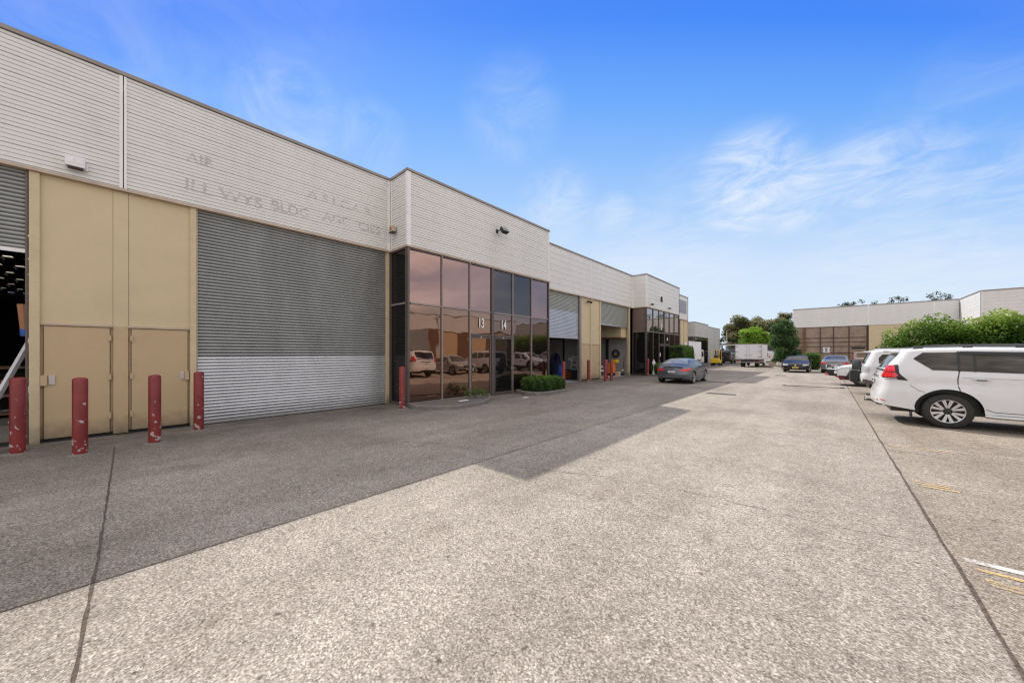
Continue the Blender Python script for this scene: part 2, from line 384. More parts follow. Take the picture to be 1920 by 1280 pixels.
# ------------------------------------------------------------------ wall frame helper
class Wall:
    def __init__(s, o, sd, nd): s.o = o; s.s = sd; s.n = nd
    def p(s, a, n, z): return (s.o[0] + s.s[0] * a + s.n[0] * n, s.o[1] + s.s[1] * a + s.n[1] * n, z)
    def box(s, mb, a0, a1, n0, n1, z0, z1):
        mb.hexa([s.p(a0, n0, z0), s.p(a1, n0, z0), s.p(a1, n1, z0), s.p(a0, n1, z0), s.p(a0, n0, z1), s.p(a1, n0, z1), s.p(a1, n1, z1), s.p(a0, n1, z1)])
    def profile(s, mb, prof, a0, a1):   # prof = [(n,z)...]
        mb.grid([[s.p(a0, n, z) for n, z in prof], [s.p(a1, n, z) for n, z in prof]])
    def M4(s, a, n, z):     # text frame: x along reading direction, y up, z outward
        out = Vector((s.n[0], s.n[1], 0)); up = Vector((0, 0, 1)); x = up.cross(out)
        m = Matrix((x, up, out)).transposed().to_4x4(); m.translation = Vector(s.p(a, n, z)); return m
def cladprof(z0, z1, n=0.0, pitch=.0808, lap=4, far=0):
    pr = [(n - .03, z0), (n, z0)]; z = z0 + .02; k = 0
    while z < z1 - .03:
        heavy = (k % lap == 0); w = .017 if heavy else .011; d = .030 if heavy else .020
        if far: w, d = (.016, .022) if heavy else (.006, .005)
        pr += [(n, z), (n - d, z + .002), (n - d, z + w), (n, z + w + .004)]
        z += pitch; k += 1
    pr += [(n, z1), (n - .03, z1)]
    return pr
def clad(w, name, a0, a1, z0, z1, parent, n=0.0, pitch=.0808, m='clad', far=0):
    mb = MB(); w.profile(mb, cladprof(z0, z1, n, pitch, far=far), a0, a1); return mb.build(name, M[m], parent)
def shutter(w, a0, a1, z0, z1, parent, n=-.10, split=None, pitch=.077, mats=('shut2', 'shut'), box=True):
    def curt(zb, zt, mm):
        mb = MB(); pr = []; z = zb; k = 0
        while z < zt:
            ph = (z - zb) / pitch * 2 * math.pi
            pr.append((n - .022 + .040 * abs(math.sin(ph / 2)) ** .5, z)); z += pitch / 8
        pr.append((n, zt)); w.profile(mb, pr, a0, a1); return mb, mm
    root = None
    sp = split if split else z0
    if sp < z1:
        mb, mm = curt(max(sp, z0), z1, mats[1]); root = mb.build('roller_shutter', M[mm], parent, smooth=True)
    if split and split > z0:
        mb, mm = curt(z0 + .07, split, mats[0])
        if root is None: root = mb.build('roller_shutter', M[mm], parent, smooth=True)
        else: mb.build('lower_curtain', M[mm], root, smooth=True, off=parent.location if parent.get('_w') else None)
    off = parent.location if parent.get('_w') else None
    mb = MB(); w.box(mb, a0, a1, n - .012, n + .030, z0, z0 + .07); mb.build('bottom_rail', M['alum'], root, off=off)
    for a in (a0, a1):
        mb = MB(); s = 1 if a == a0 else -1; w.box(mb, a - .014, a + .014, n + .031, n + .05, z0 if z0 < .2 else 0.0, z1); mb.build('guide_rail', M['trim'] if z0 < .2 else M['frame'], root, off=off)
    return root
CLOUD_FILL = 1.5; SUNE = 3.75
# ================================================================== SETTING
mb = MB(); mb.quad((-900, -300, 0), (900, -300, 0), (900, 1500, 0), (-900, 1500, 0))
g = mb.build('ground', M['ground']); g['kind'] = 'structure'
def strip(name, pts, w, m, z=.004, jit=0, seed=1):
    rnd = random.Random(seed); mb = MB(); rowA = []; rowB = []
    dense = []
    for (a, b) in zip(pts[:-1], pts[1:]):
        n = max(1, int(math.dist(a, b) / (.12 if jit else 1e9)))
        n = min(n, 260)
        for k in range(n): t = k / n; dense.append((a[0] + (b[0] - a[0]) * t, a[1] + (b[1] - a[1]) * t))
    dense.append(pts[-1])
    for i, p in enumerate(dense):
        q = dense[min(i + 1, len(dense) - 1)]; o = dense[max(i - 1, 0)]
        dx, dy = q[0] - o[0], q[1] - o[1]; l = math.hypot(dx, dy); nx, ny = -dy / l, dx / l
        j = (rnd.random() - .5) * jit; wa = w / 2 * (1 + (rnd.random() - .5) * (.6 if jit else 0)); wb = w / 2 * (1 + (rnd.random() - .5) * (1.2 if jit else 0))
        rowA.append((p[0] + nx * (wa + j), p[1] + ny * (wa + j), z)); rowB.append((p[0] - nx * (wb - j), p[1] - ny * (wb - j), z))
    mb.grid([rowA, rowB]); o = mb.build(name, M[m]); o['kind'] = 'structure'; return o
XR, XB, ZT, ZF, ZTR = -10.93, -9.88, 7.554, 5.13, 3.30
strip('pavement_joint', [(.60, -1), (.77, 2.5), (.77, 60)], .024, 'joint', jit=.004, seed=2)
strip('pavement_joint', [(-4.02, -1.5), (-4.02, 58)], .012, 'joint', jit=.003, seed=3)
strip('pavement_joint', [(-9.6, -.15), (-4.6, -.16), (-2.85, -.19), (-1.0, -.2)], .018, 'joint', jit=.004, seed=4)
strip('pavement_crack', [(-3.4, 3.9), (-2.4, 4.35), (-1.65, 4.6), (-.5, 4.63), (.1, 4.65), (.77, 4.84)], .012, 'crack', jit=.02, seed=5)
strip('pavement_joint', [(.8, 8.9), (14, 8.9)], .012, 'crack', jit=.01, seed=6)
strip('pavement_joint', [(-4, 9.75), (.75, 9.95)], .014, 'crack', jit=.01, seed=7)
strip('pavement_joint', [(-4, 19.6), (.75, 19.6)], .02, 'crack', jit=.01, seed=8)
for i, (y, m) in enumerate(((4.62, 'linew'), (7.07, 'linef'), (9.5, 'linef'), (11.95, 'linef'), (14.4, 'linef'), (19.3, 'linef'))):
    strip('parking_line', [(.84, y), (5.6, y + .02)], .075 if i == 0 else .05, m, z=.006)
for (x0, x1, y, w) in ((.86, 1.9, 4.47, .045), (.88, 1.9, 4.30, .05), (.90, 1.9, 4.235, .03), (.84, 1.16, 6.99, .03), (.84, 1.16, 6.90, .03), (.90, 1.2, 6.80, .035), (.84, 1.6, 9.36, .03)):
    strip('parking_line', [(x0, y), (x1, y - .005)], w, 'liney', z=.007)
strip('painted_line', [(-5.6, 31.0), (-3.6, 29.9)], .35, 'linef', z=.006)

# ================================================================== LEFT ROW OF UNITS
ROW = thing('warehouse_row', (-12, 10, 0), 'long warehouse row with cream ribbed fascia, roller shutters and bronze glass bays on the left', 'warehouse')
W0 = Wall((XR, 0), (0, 1), (1, 0)); WB = Wall((XB, 0), (0, 1), (1, 0))
off = ROW.location
BAYS = ((5.97, 13.57), (25.75, 33.45)); Y0, Y1 = -8.0, 39.98
# fascias
segs = [(Y0, -.10), (-.02, 5.92), (13.57, 19.44), (19.48, 25.75), (33.45, Y1)]
for a0, a1 in segs: clad(W0, 'fascia_cladding', a0, a1, ZF, ZT - .07, ROW, far=a0 > 13)
for b0, b1 in BAYS:
    clad(WB, 'fascia_cladding', b0 + .06, b1 - .03, ZF, ZT - .07, ROW, far=b0 > 13)
    ws = Wall((XR, b0), (1, 0), (0, -1)); clad(ws, 'fascia_cladding', .05, XB - XR - .04, ZF, ZT - .07, ROW, far=b0 > 13)
    we = Wall((XR, b1), (1, 0), (0, 1)); clad(we, 'fascia_cladding', 0, XB - XR - .02, ZF, ZT - .07, ROW)
# flashings
def vflash(w, a, wd, z0, z1, n=.006, m='flash'):
    mb = MB(); w.box(mb, a - wd / 2, a + wd / 2, -.02, n + .012, z0, z1); mb.build('corner_flashing', M[m], ROW)
vflash(W0, -.085, .05, ZF, ZT - .07); vflash(W0, -.025, .04, ZF, ZT - .07)
vflash(W0, 5.90, .08, ZF, ZT - .07); vflash(W0, 19.46, .06, ZF, ZT - .07); vflash(W0, 25.70, .09, ZF, ZT - .07)
vflash(W0, Y1 - .05, .1, ZF, ZT - .07, m='frame')
for b0, b1 in BAYS:
    vflash(WB, b0 + .06, .12, ZF, ZT - .07); vflash(WB, b1 - .02, .06, ZF, ZT - .07, m='flash' if b0 < 10 else 'frame')
    vflash(Wall((XR, b0), (1, 0), (0, -1)), XB - XR - .035, .09, ZF, ZT - .07); vflash(Wall((XR, b0), (1, 0), (0, -1)), .05, .06, ZF, ZT - .07)
# capping + bottom trim running round the outline
def runs(z0, z1, n0, n1, name, m):
    d = XB - XR
    mb = MB()
    pts = [Y0, BAYS[0][0], BAYS[0][1], BAYS[1][0], BAYS[1][1], Y1]
    for k in (0, 2, 4): W0.box(mb, pts[k], pts[k + 1] - (n1 if k < 4 else 0) + .0, n0, n1, z0, z1)
    for b0, b1 in BAYS:
        WB.box(mb, b0 - n1, b1 + n1, n0, n1, z0, z1)
        mb.box((XR + n0, b0 - n1, z0), (XB + n0 - .001, b0 + .04, z1)); mb.box((XR + n0, b1 - .04, z0), (XB + n0 - .001, b1 + n1, z1))
    return mb.build(name, M[m], ROW)
runs(ZT - .055, ZT + .02, -.2, .035, 'roof_capping', 'cap')
runs(ZF - .055, ZF - .001, -.16, .05, 'fascia_trim', 'trim')
# soffit/volume: roof, back wall, end walls, partitions
mb = MB(); mb.box((-32, Y0, 7.20), (XR - .05, -.2, 7.30)) if False else None
for x in np.arange(-54.9, XR - 1, 3.4):   # far-left unit roof: sheeting with gaps for skylights
    mb.box((x, Y0, 7.2), (min(XR - .05, x + (2.9 if x < -31 else 3.4)), -.2, 7.3))
mb.box((XR - 1.6, Y0, 7.205), (XR - .03, -.2, 7.305)); mb.box((-31.9, Y0, 7.19), (-28, -.2, 7.195)) if False else None
mb.box((-32, -.2, 7.2), (XR - .03, Y1 - .02, 7.3))
for b0, b1 in BAYS: mb.box((XR - .03, b0 + .03, 7.21), (XB - .04, b1 - .03, 7.31))
mb.build('roof', M['roof'], ROW)
mb = MB(); mb.box((-32.2, -.1, 0), (-32, Y1, 7.2))
for y in (9.75, 19.46, 25.55, 29.6, Y1 - .16): mb.box((-32, y - .07, 0), (XR - .15, y + .07, 7.19))
mb.box((-31.9, .1, .002), (XR - .12, Y1 - .3, .012))
mb.build('inner_wall', M['block'], ROW)
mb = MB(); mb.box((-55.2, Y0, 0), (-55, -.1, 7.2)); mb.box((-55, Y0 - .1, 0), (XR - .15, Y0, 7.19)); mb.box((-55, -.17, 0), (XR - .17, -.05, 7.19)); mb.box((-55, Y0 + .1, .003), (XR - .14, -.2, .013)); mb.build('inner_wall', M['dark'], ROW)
# backing behind fascia so that nothing shows through
mb = MB(); W0.box(mb, Y0, 5.9, -.14, -.04, ZF, ZT - .08); W0.box(mb, 13.6, 25.7, -.14, -.04, ZF, ZT - .08); W0.box(mb, 33.5, Y1 - .02, -.14, -.04, ZF, ZT - .08)
for b0, b1 in BAYS: mb.box((XR - .1, b0 + .035, ZF - .03), (XB - .035, b1 - .035, ZT - .09))
mb.box((XR - 3, Y1 - .12, 0), (XR - .05, Y1 - .02, ZT - .08))
mb.build('fascia_backing', M['dark2'], ROW)
# piers
def pier(a0, a1, z0=0, z1=ZF - .06, n0=-.16, n1=-.005, m='pier'):
    mb = MB(); W0.box(mb, a0, a1, n0, n1, z0, z1); mb.build('pier', M[m], ROW)
pier(-1.22, -1.10); pier(-.195, .015, z0=2.24, n1=-.045, m='beige'); pier(-.195, .015, z1=2.238, n1=-.045, m='beige2')
mb = MB(); W0.box(mb, -.2, -.196, -.12, -.052, 2.26, ZF - .06); W0.box(mb, .016, .02, -.12, -.052, 2.26, ZF - .06); mb.build('panel_gap', M['frame'], ROW); pier(.98, 1.085); pier(5.84, 5.93)
pier(13.62, 13.72); pier(18.12, 18.32, m='frameL'); pier(19.42, 19.52); pier(20.62, 20.75, n1=.002); pier(25.07, 25.30); pier(33.5, 33.6, m='frame')
# panels and doors
def panelpair(a0, a1, zr, hside):
    mb = MB(); W0.box(mb, a0, a1, -.10, -.055, zr + .03, ZF - .056); mb.build('wall_panel', M['beige'], ROW)
    mb = MB(); W0.box(mb, a0 - .01, a1 + .01, -.09, -.028, zr - .01, zr + .03); mb.build('panel_rail', M['trim'], ROW)
    mb = MB(); W0.box(mb, a0, a1, -.12, -.085, .02, zr - .01); fr = mb.build('door_frame', M['beige2'], ROW)
    mb = MB(); W0.box(mb, a0 + .042, a1 - .042, -.084, -.05, .07, zr - .03)
    d = mb.build('door', M['beige2'], ROW)
    mb = MB(); W0.box(mb, a0 + .034, a0 + .042, -.0845, -.060, .06, zr - .03); W0.box(mb, a1 - .042, a1 - .034, -.0845, -.060, .06, zr - .03); W0.box(mb, a0, a1, -.085, -.0842, .0, .07)
    mb.build('door_gap', M['dark'], d, off=off)
    h = a0 + .05 if hside < 0 else a1 - .05
    mb = MB(); W0.box(mb, h - .045, h + .03, -.05, -.005, 1.08, 1.28); mb.build('lock_box', M['beige2'], d, off=off)
    mb = MB(); q = h + .085 * (1 if hside < 0 else -1); W0.box(mb, q - .035, q + .035, -.05, -.03, 1.10, 1.27); mb.build('handle', M['alum'], d, off=off)
    g_ = a1 - .04 if hside < 0 else a0 + .04
    for z in (.35, 1.15, 1.95):
        mb = MB(); W0.box(mb, g_ - .02, g_ + .02, -.06, -.02, z, z + .11); mb.build('hinge', M['beige2'], d, off=off)
panelpair(-1.10, -.20, 2.24, -1); panelpair(.02, .98, 2.24, 1)
panelpair(18.34, 19.42, 2.24, -1); panelpair(19.52, 20.62, 2.24, 1)
panelpair(37.5, 38.6, 2.24, -1); panelpair(38.7, 39.85, 2.24, 1); pier(37.42, 37.5); pier(38.6, 38.7); pier(39.85, 39.97)
# dark gap at the panels' foot
mb = MB(); W0.box(mb, -1.2, 1.08, -.11, -.045, .0, .022); mb.build('door_threshold', M['dark'], ROW)
# shutters
shutter(W0, -7.2, -1.25, 3.55, ZF, ROW, split=None, mats=('shut', 'shut'))
shutter(W0, 1.10, 5.83, .0, ZF, ROW, split=1.62)
shutter(W0, 13.73, 18.11, 2.53, ZF, ROW, split=4.06, mats=('shut2', 'shut3'))
shutter(W0, 20.77, 25.06, 3.56, ZF, ROW, mats=('shut3', 'shut3'))
shutter(W0, 33.62, 37.4, 3.9, ZF, ROW, mats=('shut3', 'shut3'))
mb = MB(); W0.box(mb, 1.12, 5.82, -.09, .03, .0, .018); mb.build('door_sill', M['dark2'], ROW)

# ---- glazed bays
SKEW = .024
def win(w, a0, a1, z0, z1, gm, parent, n=-.03, name='window'):
    mb = MB(); k = SKEW * (a1 - a0) if w is WB and a1 < 20 else 0     # the panes sit very slightly out of plane
    mb.hexa([w.p(a0, n - .008 - k, z0), w.p(a1, n - .008, z0), w.p(a1, n, z0), w.p(a0, n - k, z0), w.p(a0, n - .008 - k, z1), w.p(a1, n - .008, z1), w.p(a1, n, z1), w.p(a0, n - k, z1)])
    return mb.build(name, M[gm], parent)
def bar(w, a0, a1, z0, z1, m='frame', n0=-.06, n1=.02, name='mullion', parent=None):
    mb = MB(); w.box(mb, a0, a1, n0, n1, z0, z1); return mb.build(name, M[m], parent or ROW, off=off)
def bay(b0, b1, mode):
    c = (b0 + b1) / 2
    cols = [b0 + .09, b0 + 1.35, b0 + 2.62, c - .06, c + .06, b1 - 2.60, b1 - 1.33, b1 - .06]
    ztop = ZF - .06
    zb = .10
    # corner posts
    bar(WB, b0 - .0, b0 + .07, 0, ztop, 'frame', -.10, .025, 'corner_post'); bar(WB, b1 - .06, b1, 0, ztop, 'frame', -.1, .025, 'corner_post')
    for k, a in enumerate(cols[1:-1]):
        if k in (2,): continue
        if k == 3: bar(WB, c - .06, c + .06, 0, ztop, 'frame', -.06, .022); continue
        bar(WB, a - .025, a + .025, 0, ztop, 'frameL' if mode == 0 else 'frame')
    zt2 = ZTR
    for (a0, a1) in zip(cols[:-1], cols[1:]):
        if abs(a0 - (c - .06)) < 1e-6: continue
        bar(WB, a0 + .026, a1 - .026, zt2 - .025, zt2 + .025, 'frameL', -.05, .015, 'transom')
    bar(WB, b0 + .07, b1 - .06, ztop - .04, ztop - .001, 'frame', -.05, .012, 'head_frame')
    up = ['bronze', 'bronze', 'bronze', None, 'smoke', 'smoke', 'bronze'] if mode == 0 else ['bronze2', 'bronze2', 'bronze2', None, 'bronze2', 'bronze2', 'bronze2']
    lo = ['bronzeL', 'bronzeL', 'bronzeL', None, 'bronze3', 'bronze3', 'bronze3'] if mode == 0 else ['dk'] * 7
    for i, (a0, a1) in enumerate(zip(cols[:-1], cols[1:])):
        if i == 3: continue
        u = up[i]; l = lo[i]
        w_ = win(WB, a0 + .02, a1 - .02, zt2 + .02, ztop - .02, u, ROW)
        if u == 'smoke':
            mb = MB(); WB.box(mb, a0 + .18, a1 - .03, -.20, -.19, zt2 + .1, ztop - .03); mb.build('blind', M['blind'], w_, off=off)
        door = i in (2, 4)
        if not door: win(WB, a0 + .02, a1 - .02, zb, zt2 - .02, l, ROW); bar(WB, a0 + .02, a1 - .02, 0, zb, 'frame', -.05, .01, 'bottom_rail')
        else:
            win(WB, a0 + .02, a1 - .02, 2.42, zt2 - .02, l, ROW)
            bar(WB, a0 + .026, a1 - .026, 2.34, 2.42, 'frame', -.05, .03, 'door_head')
            d = win(WB, a0 + .09, a1 - .09, .12, 2.28, 'darkglass' if i == 4 else l, ROW, n=-.02, name='glass_door')
            mb = MB(); WB.box(mb, a0 + .03, a0 + .09, -.05, .01, .02, 2.33); WB.box(mb, a1 - .09, a1 - .03, -.05, .01, .02, 2.33)
            WB.box(mb, a0 + .09, a1 - .09, -.049, .009, .02, .12); WB.box(mb, a0 + .09, a1 - .09, -.049, .009, 2.27, 2.329)
            mb.build('door_frame', M['frame'], d, off=off)
            h = a1 - .12 if i == 4 else a0 + .12
            mb = MB(); WB.box(mb, h - .02, h + .02, .012, .05, 1.0, 1.16); mb.tube([WB.p(h, .03, 1.05), WB.p(h - .09, .06, 1.05)], .012, 6); mb.build('door_handle', M['chrome'], d, off=off)
            mb = MB(); am = (a0 + a1) / 2; WB.box(mb, am - .03, am + .03, .011, .014, 2.29, 2.325); mb.build('door_label', M['letter'], d, off=off)
    # side returns
    for (yy, nd) in ((b0, -1), (b1, 1)):
        ws = Wall((XR, yy), (1, 0), (0, nd))
        zz = ZTR - .0
        win(ws, .04, XB - XR - .06, zz + .03, ztop - .03, 'darkglass' if mode == 0 else 'tan', ROW)
        win(ws, .04, XB - XR - .06, .1, zz - .03, 'darkglass', ROW)
        for z in (0.0, zz - .03, ztop - .035):
            mb = MB(); ws.box(mb, .03, XB - XR - .1, -.05, .012, z, z + (.10 if z == 0 else .06) - .002 * (z > 5)); mb.build('side_rail', M['frameL' if z > .1 and z < 4 else 'frame'], ROW)
        mb = MB(); ws.box(mb, -.0, .045, -.05, .02, 0, ztop); mb.build('side_post', M['frame'], ROW)
        mb = MB(); ws.box(mb, XB - XR - .11, XB - XR - .05, -.06, .014, 0, ztop); mb.build('side_post', M['frame'], ROW)
    # dark room behind the glass
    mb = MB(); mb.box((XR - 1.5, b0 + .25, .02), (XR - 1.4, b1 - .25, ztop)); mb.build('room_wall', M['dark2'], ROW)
M['bronzeL'] = glassmat('brown_mirror_glass', (.58, .385, .29), (.026, .014, .009), k=.42)
M['bronze2'] = glassmat('pale_bronze_glass', (.66, .58, .54), (.03, .025, .024), k=.55)
M['bronze3'] = glassmat('dim_bronze_glass', (.48, .36, .32), (.018, .012, .012), k=.34)
M['dk'] = glassmat('dim_dark_glass', (.30, .25, .24), (.014, .012, .013), k=.20)
M['tan'] = mat('tan_blanked_pane', (.17, .12, .10), .4)
bay(5.97, 13.57, 0); bay(25.75, 33.45, 1)
# unit numbers on the glass
text('unit_number', '13', .50, WB.M4(9.17, -.010, 2.83), M['letter'], ROW, xs=.66, bold=.012)
text('unit_number', '14', .50, WB.M4(10.42, -.010, 2.83), M['letter'], ROW, xs=.66, bold=.012)
text('unit_number', '5', .62, WB.M4(28.98, -.012, 3.74), M['letter'], ROW, xs=.75, bold=.02)
mb = MB(); mb.lathe([(0, 0), (.14, 0), (.14, .006), (0, .006)], (XB - .025, 30.38, 2.86), 'x', 16); o = mb.build('number_badge', M['letter'], ROW)
text('unit_number', '1', .26, WB.M4(30.38, -.012, 2.86), M['ink'], ROW, xs=.8)
mb = MB(); WB.box(mb, 28.55, 28.75, -.018, -.014, 1.42, 1.70); mb.build('notice_paper', M['letter'], ROW)
mb = MB(); W0.box(mb, 38.0, 39.4, .0, .012, 5.75, 7.05); sg = mb.build('sign_board', M['greybox'], ROW)
mb = MB(); W0.box(mb, 35.9, 38.2, .012, .03, 5.75, 7.05); mb.build('sign_board', M['greybox'], ROW)
mb = MB(); W0.box(mb, 38.75, 39.55, -.004, .008, 1.35, 2.75); mb.build('notice_board', M['sheet'], ROW)
# ghost lettering left on the fascia by removed signs
text('ghost_lettering', 'ILL WYS', .37, W0.M4(1.62, .006, 5.57), M['ghost'], ROW, xs=1.12, ext=.001, bold=.004)
text('ghost_lettering', 'BLDG', .37, W0.M4(3.02, .006, 5.63), M['ghost'], ROW, xs=1.0, ext=.001, bold=.004)
text('ghost_lettering', 'AGENCIES', .37, W0.M4(4.72, .006, 5.70), M['ghost'], ROW, xs=1.05, ext=.001, bold=.004)
text('ghost_lettering', 'AIR', .30, W0.M4(1.16, .006, 6.22), M['ghost'], ROW, xs=1.1, ext=.001, bold=.008)
text('ghost_lettering', 'A S.I.C.A.B', .32, W0.M4(4.35, .006, 6.22), M['ghost'], ROW, xs=1.3, ext=.001)

# ---- things fixed to the facade
t = thing('alarm_box', (XR, -.68, 5.28), 'small white louvred alarm box on the fascia above the left beige panels', 'alarm box')
mb = MB(); W0.box(mb, -.80, -.55, .0, .17, 5.30, 5.50); mb.build('casing', M['flash'], t, bevel=.008)
mb = MB(); W0.box(mb, -.775, -.69, .171, .175, 5.36, 5.46); mb.build('louvre', M['alum'], t)
mb = MB(); W0.box(mb, -.66, -.575, .171, .175, 5.36, 5.46); mb.build('louvre', M['alum'], t)
mb = MB(); W0.box(mb, -.77, -.58, .02, .15, 5.285, 5.299); mb.build('underside', M['black'], t)
mb = MB(); W0.box(mb, -.545, -.52, .0, .05, 5.30, 5.42); mb.build('side_bracket', M['flash'], t)
t = thing('siren_box', (-10.55, 5.9, 5.7), 'small orange and tan siren box on the narrow return of the glazed bay', 'alarm box')
mb = MB(); mb.box((-10.72, 5.80, 5.68), (-10.50, 5.93, 5.86)); mb.build('casing', M['trim'], t, bevel=.008)
mb = MB(); mb.box((-10.64, 5.79, 5.73), (-10.58, 5.799, 5.82)); mb.build('lens', M['rust'], t)
mb = MB(); mb.box((-10.73, 5.795, 5.65), (-10.49, 5.93, 5.68)); mb.build('base_plate', M['black'], t)
t = thing('floodlight', (XB, 10.1, 6.6), 'black floodlight tilted down on the fascia of the glazed bay', 'floodlight')
mb = MB(); mb.tube([WB.p(10.02, 0, 6.60), WB.p(10.02, .22, 6.62)], .02, 8); WB.box(mb, 9.97, 10.07, 0, .02, 6.53, 6.68); mb.build('bracket', M['black'], t)
c = Vector(WB.p(10.12, .30, 6.58)); rot = Matrix.Rotation(R(40), 3, 'Y')
mb = MB(); hx = [rot @ Vector(q) for q in ((-.09, -.17, -.13), (.07, -.13, -.10), (.07, .13, -.10), (-.09, .17, -.13), (-.09, -.17, .13), (.07, -.13, .10), (.07, .13, .10), (-.09, .17, .13))]
rot2 = Matrix.Rotation(R(180), 3, 'Z'); hx = [c + Vector((-q.x, q.y, q.z)) for q in hx]
mb.hexa(hx); mb.build('lamp_housing', M['black'], t)
mb = MB(); mb.hexa([c + (h - c) * s for h, s in [(hx[0], .93), (hx[3], .93), (hx[7], .93), (hx[4], .93), (hx[0], 1.03), (hx[3], 1.03), (hx[7], 1.03), (hx[4], 1.03)]]); mb.build('lens', M['blind'], t)
for i, (yy, zz, ld) in enumerate(((26.47, 5.36, 'twin spotlight under the far bay fascia, left of the two fittings'), (30.39, 5.43, 'small black camera on the far bay fascia, right of the spotlight'))):
    t = thing('security_light', (XB, yy, zz), ld, 'security light')
    mb = MB(); WB.box(mb, yy - .1, yy + .1, 0, .05, zz - .05, zz + .05); mb.build('mount', M['white'], t)
    mb = MB(); mb.tube([WB.p(yy, .05, zz), WB.p(yy + .04, .26, zz - .04)], [.05, .07], 10); mb.build('lamp_head', M['black'], t)
t = thing('security_light', (XR, 19.05, 4.87), 'small twin floodlight high on the beige panels between the two open shutters', 'security light')
mb = MB(); W0.box(mb, 18.95, 19.15, -.055, .04, 4.80, 4.92); mb.build('mount', M['white'], t)
mb = MB(); mb.tube([W0.p(18.9, .04, 4.86), W0.p(18.85, .2, 4.80)], [.04, .07], 8); mb.build('lamp_head', M['black'], t)
mb = MB(); mb.tube([W0.p(19.2, .04, 4.86), W0.p(19.25, .2, 4.80)], [.04, .07], 8); mb.build('lamp_head', M['black'], t)
t = thing('wall_light', (XB, 28.87, 5.95), 'small square grey light box high on the far bay fascia', 'wall light')
mb = MB(); WB.box(mb, 28.74, 29.02, .0, .14, 5.85, 6.2); mb.build('casing', M['flash'], t)
mb = MB(); WB.box(mb, 28.72, 28.739, .0, .15, 5.83, 6.2); WB.box(mb, 28.72, 29.0, .0, .15, 5.82, 5.849); mb.build('backplate', M['black'], t)

# ================================================================== BOLLARDS
def bollard(x, y, label, group=None, lean=0):
    t = thing('bollard', (x, y, 0), label, 'bollard', 'red steel bollards guarding the shutters')
    mb = MB(); mb.lathe([(.088, 0), (.088, 1.245), (.080, 1.268), (.055, 1.285), (0.0001, 1.292)], (x, y, 0), n=28); mb.build('post', M['red'], t, smooth=True)
    mb = MB(); rnd = random.Random(int(x * 100)); n = 18
    top = [(x + (.125 + rnd.random() * .07) * math.cos(6.283 * k / n), y + (.125 + rnd.random() * .07) * math.sin(6.283 * k / n), .0) for k in range(n)]
    mb.grid([top + [top[0]], [(x + (p[0] - x) * .85, y + (p[1] - y) * .85, .018) for p in top + [top[0]]], [(x, y, .02)] * (n + 1)]); mb.build('footing', M['kerb'], t)
    return t
for x, y, l in ((-10.15, -1.24, 'chipped red bollard at the left picture edge, in front of the ladder'),
                (-9.30, -.53, 'chipped red bollard in front of the left beige door'),
                (-9.43, .35, 'chipped red bollard in front of the right beige door'),
                (-10.28, 1.06, 'dark red bollard at the left end of the big closed shutter'),
                (-9.60, 5.62, 'faded pink red bollard at the corner of the glazed bay'),
                (-9.30, 13.95, 'plain red bollard behind the kerbed hedge of unit 14'),
                (-10.40, 18.22, 'dark red bollard in front of the distant pair of beige doors'),
                (-9.72, 18.98, 'front red bollard of the group beside the half open far shutter'),
                (-10.10, 19.90, 'red bollard directly behind another one beside the far shutter'),
                (-9.62, 19.58, 'rightmost red bollard of the group beside the far shutter'),
                (-9.72, 25.60, 'pink red bollard at the corner of the far glazed bay')):
    bollard(x, y, l)

# ================================================================== VEGETATION HELPERS
def leaves(name, P, size, m, parent=None, tint=None, up=.3, aspect=.55, off=None):
    """P: n x 3 leaf centres. One mesh of folded diamond leaves."""
    n = len(P); P = np.asarray(P, float)
    if off is not None: P = P - np.array(off)
    d = RNG.normal(size=(n, 3)); d /= np.linalg.norm(d, axis=1)[:, None]
    nrm = RNG.normal(size=(n, 3)); nrm[:, 2] += up; 
    w = np.cross(d, nrm); w /= np.linalg.norm(w, axis=1)[:, None] + 1e-9
    s = size * (.6 + .8 * RNG.random(n))[:, None]
    a = P - d * s * .5; b = P + w * s * .5 * aspect; c = P + d * s * .5; e = P - w * s * .5 * aspect
    V = np.stack([a, b, c, e], 1).reshape(-1, 3)
    me = bpy.data.meshes.new(name); me.vertices.add(4 * n); me.vertices.foreach_set('co', V.ravel())
    me.loops.add(4 * n); me.loops.foreach_set('vertex_index', np.arange(4 * n, dtype=np.int32))
    me.polygons.add(n); me.polygons.foreach_set('loop_start', np.arange(0, 4 * n, 4, dtype=np.int32)); me.polygons.foreach_set('loop_total', np.full(n, 4, dtype=np.int32))
    me.update(); me.validate()
    if tint is None: tint = RNG.random(n)
    at = me.attributes.new('tint', 'FLOAT', 'POINT'); at.data.foreach_set('value', np.repeat(np.clip(tint, 0, 1), 4).astype(np.float32))
    me.materials.append(m); o = bpy.data.objects.new(name, me); COL.objects.link(o); o.parent = parent
    return o
def clumps(C, rad, per, flat=.8, shell=.55):
    out = []; tints = []
    for (x, y, z), r in zip(C, rad):
        k = max(8, int(per * r * r)); d = RNG.normal(size=(k, 3)); d /= np.linalg.norm(d, axis=1)[:, None]
        q = r * (shell + (1 - shell) * RNG.random(k) ** .5)[:, None] * d; q[:, 2] *= flat
        out.append(q + np.array([x, y, z])); base = RNG.random() * .35
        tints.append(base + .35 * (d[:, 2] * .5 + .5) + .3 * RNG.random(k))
    return np.vstack(out), np.concatenate(tints)
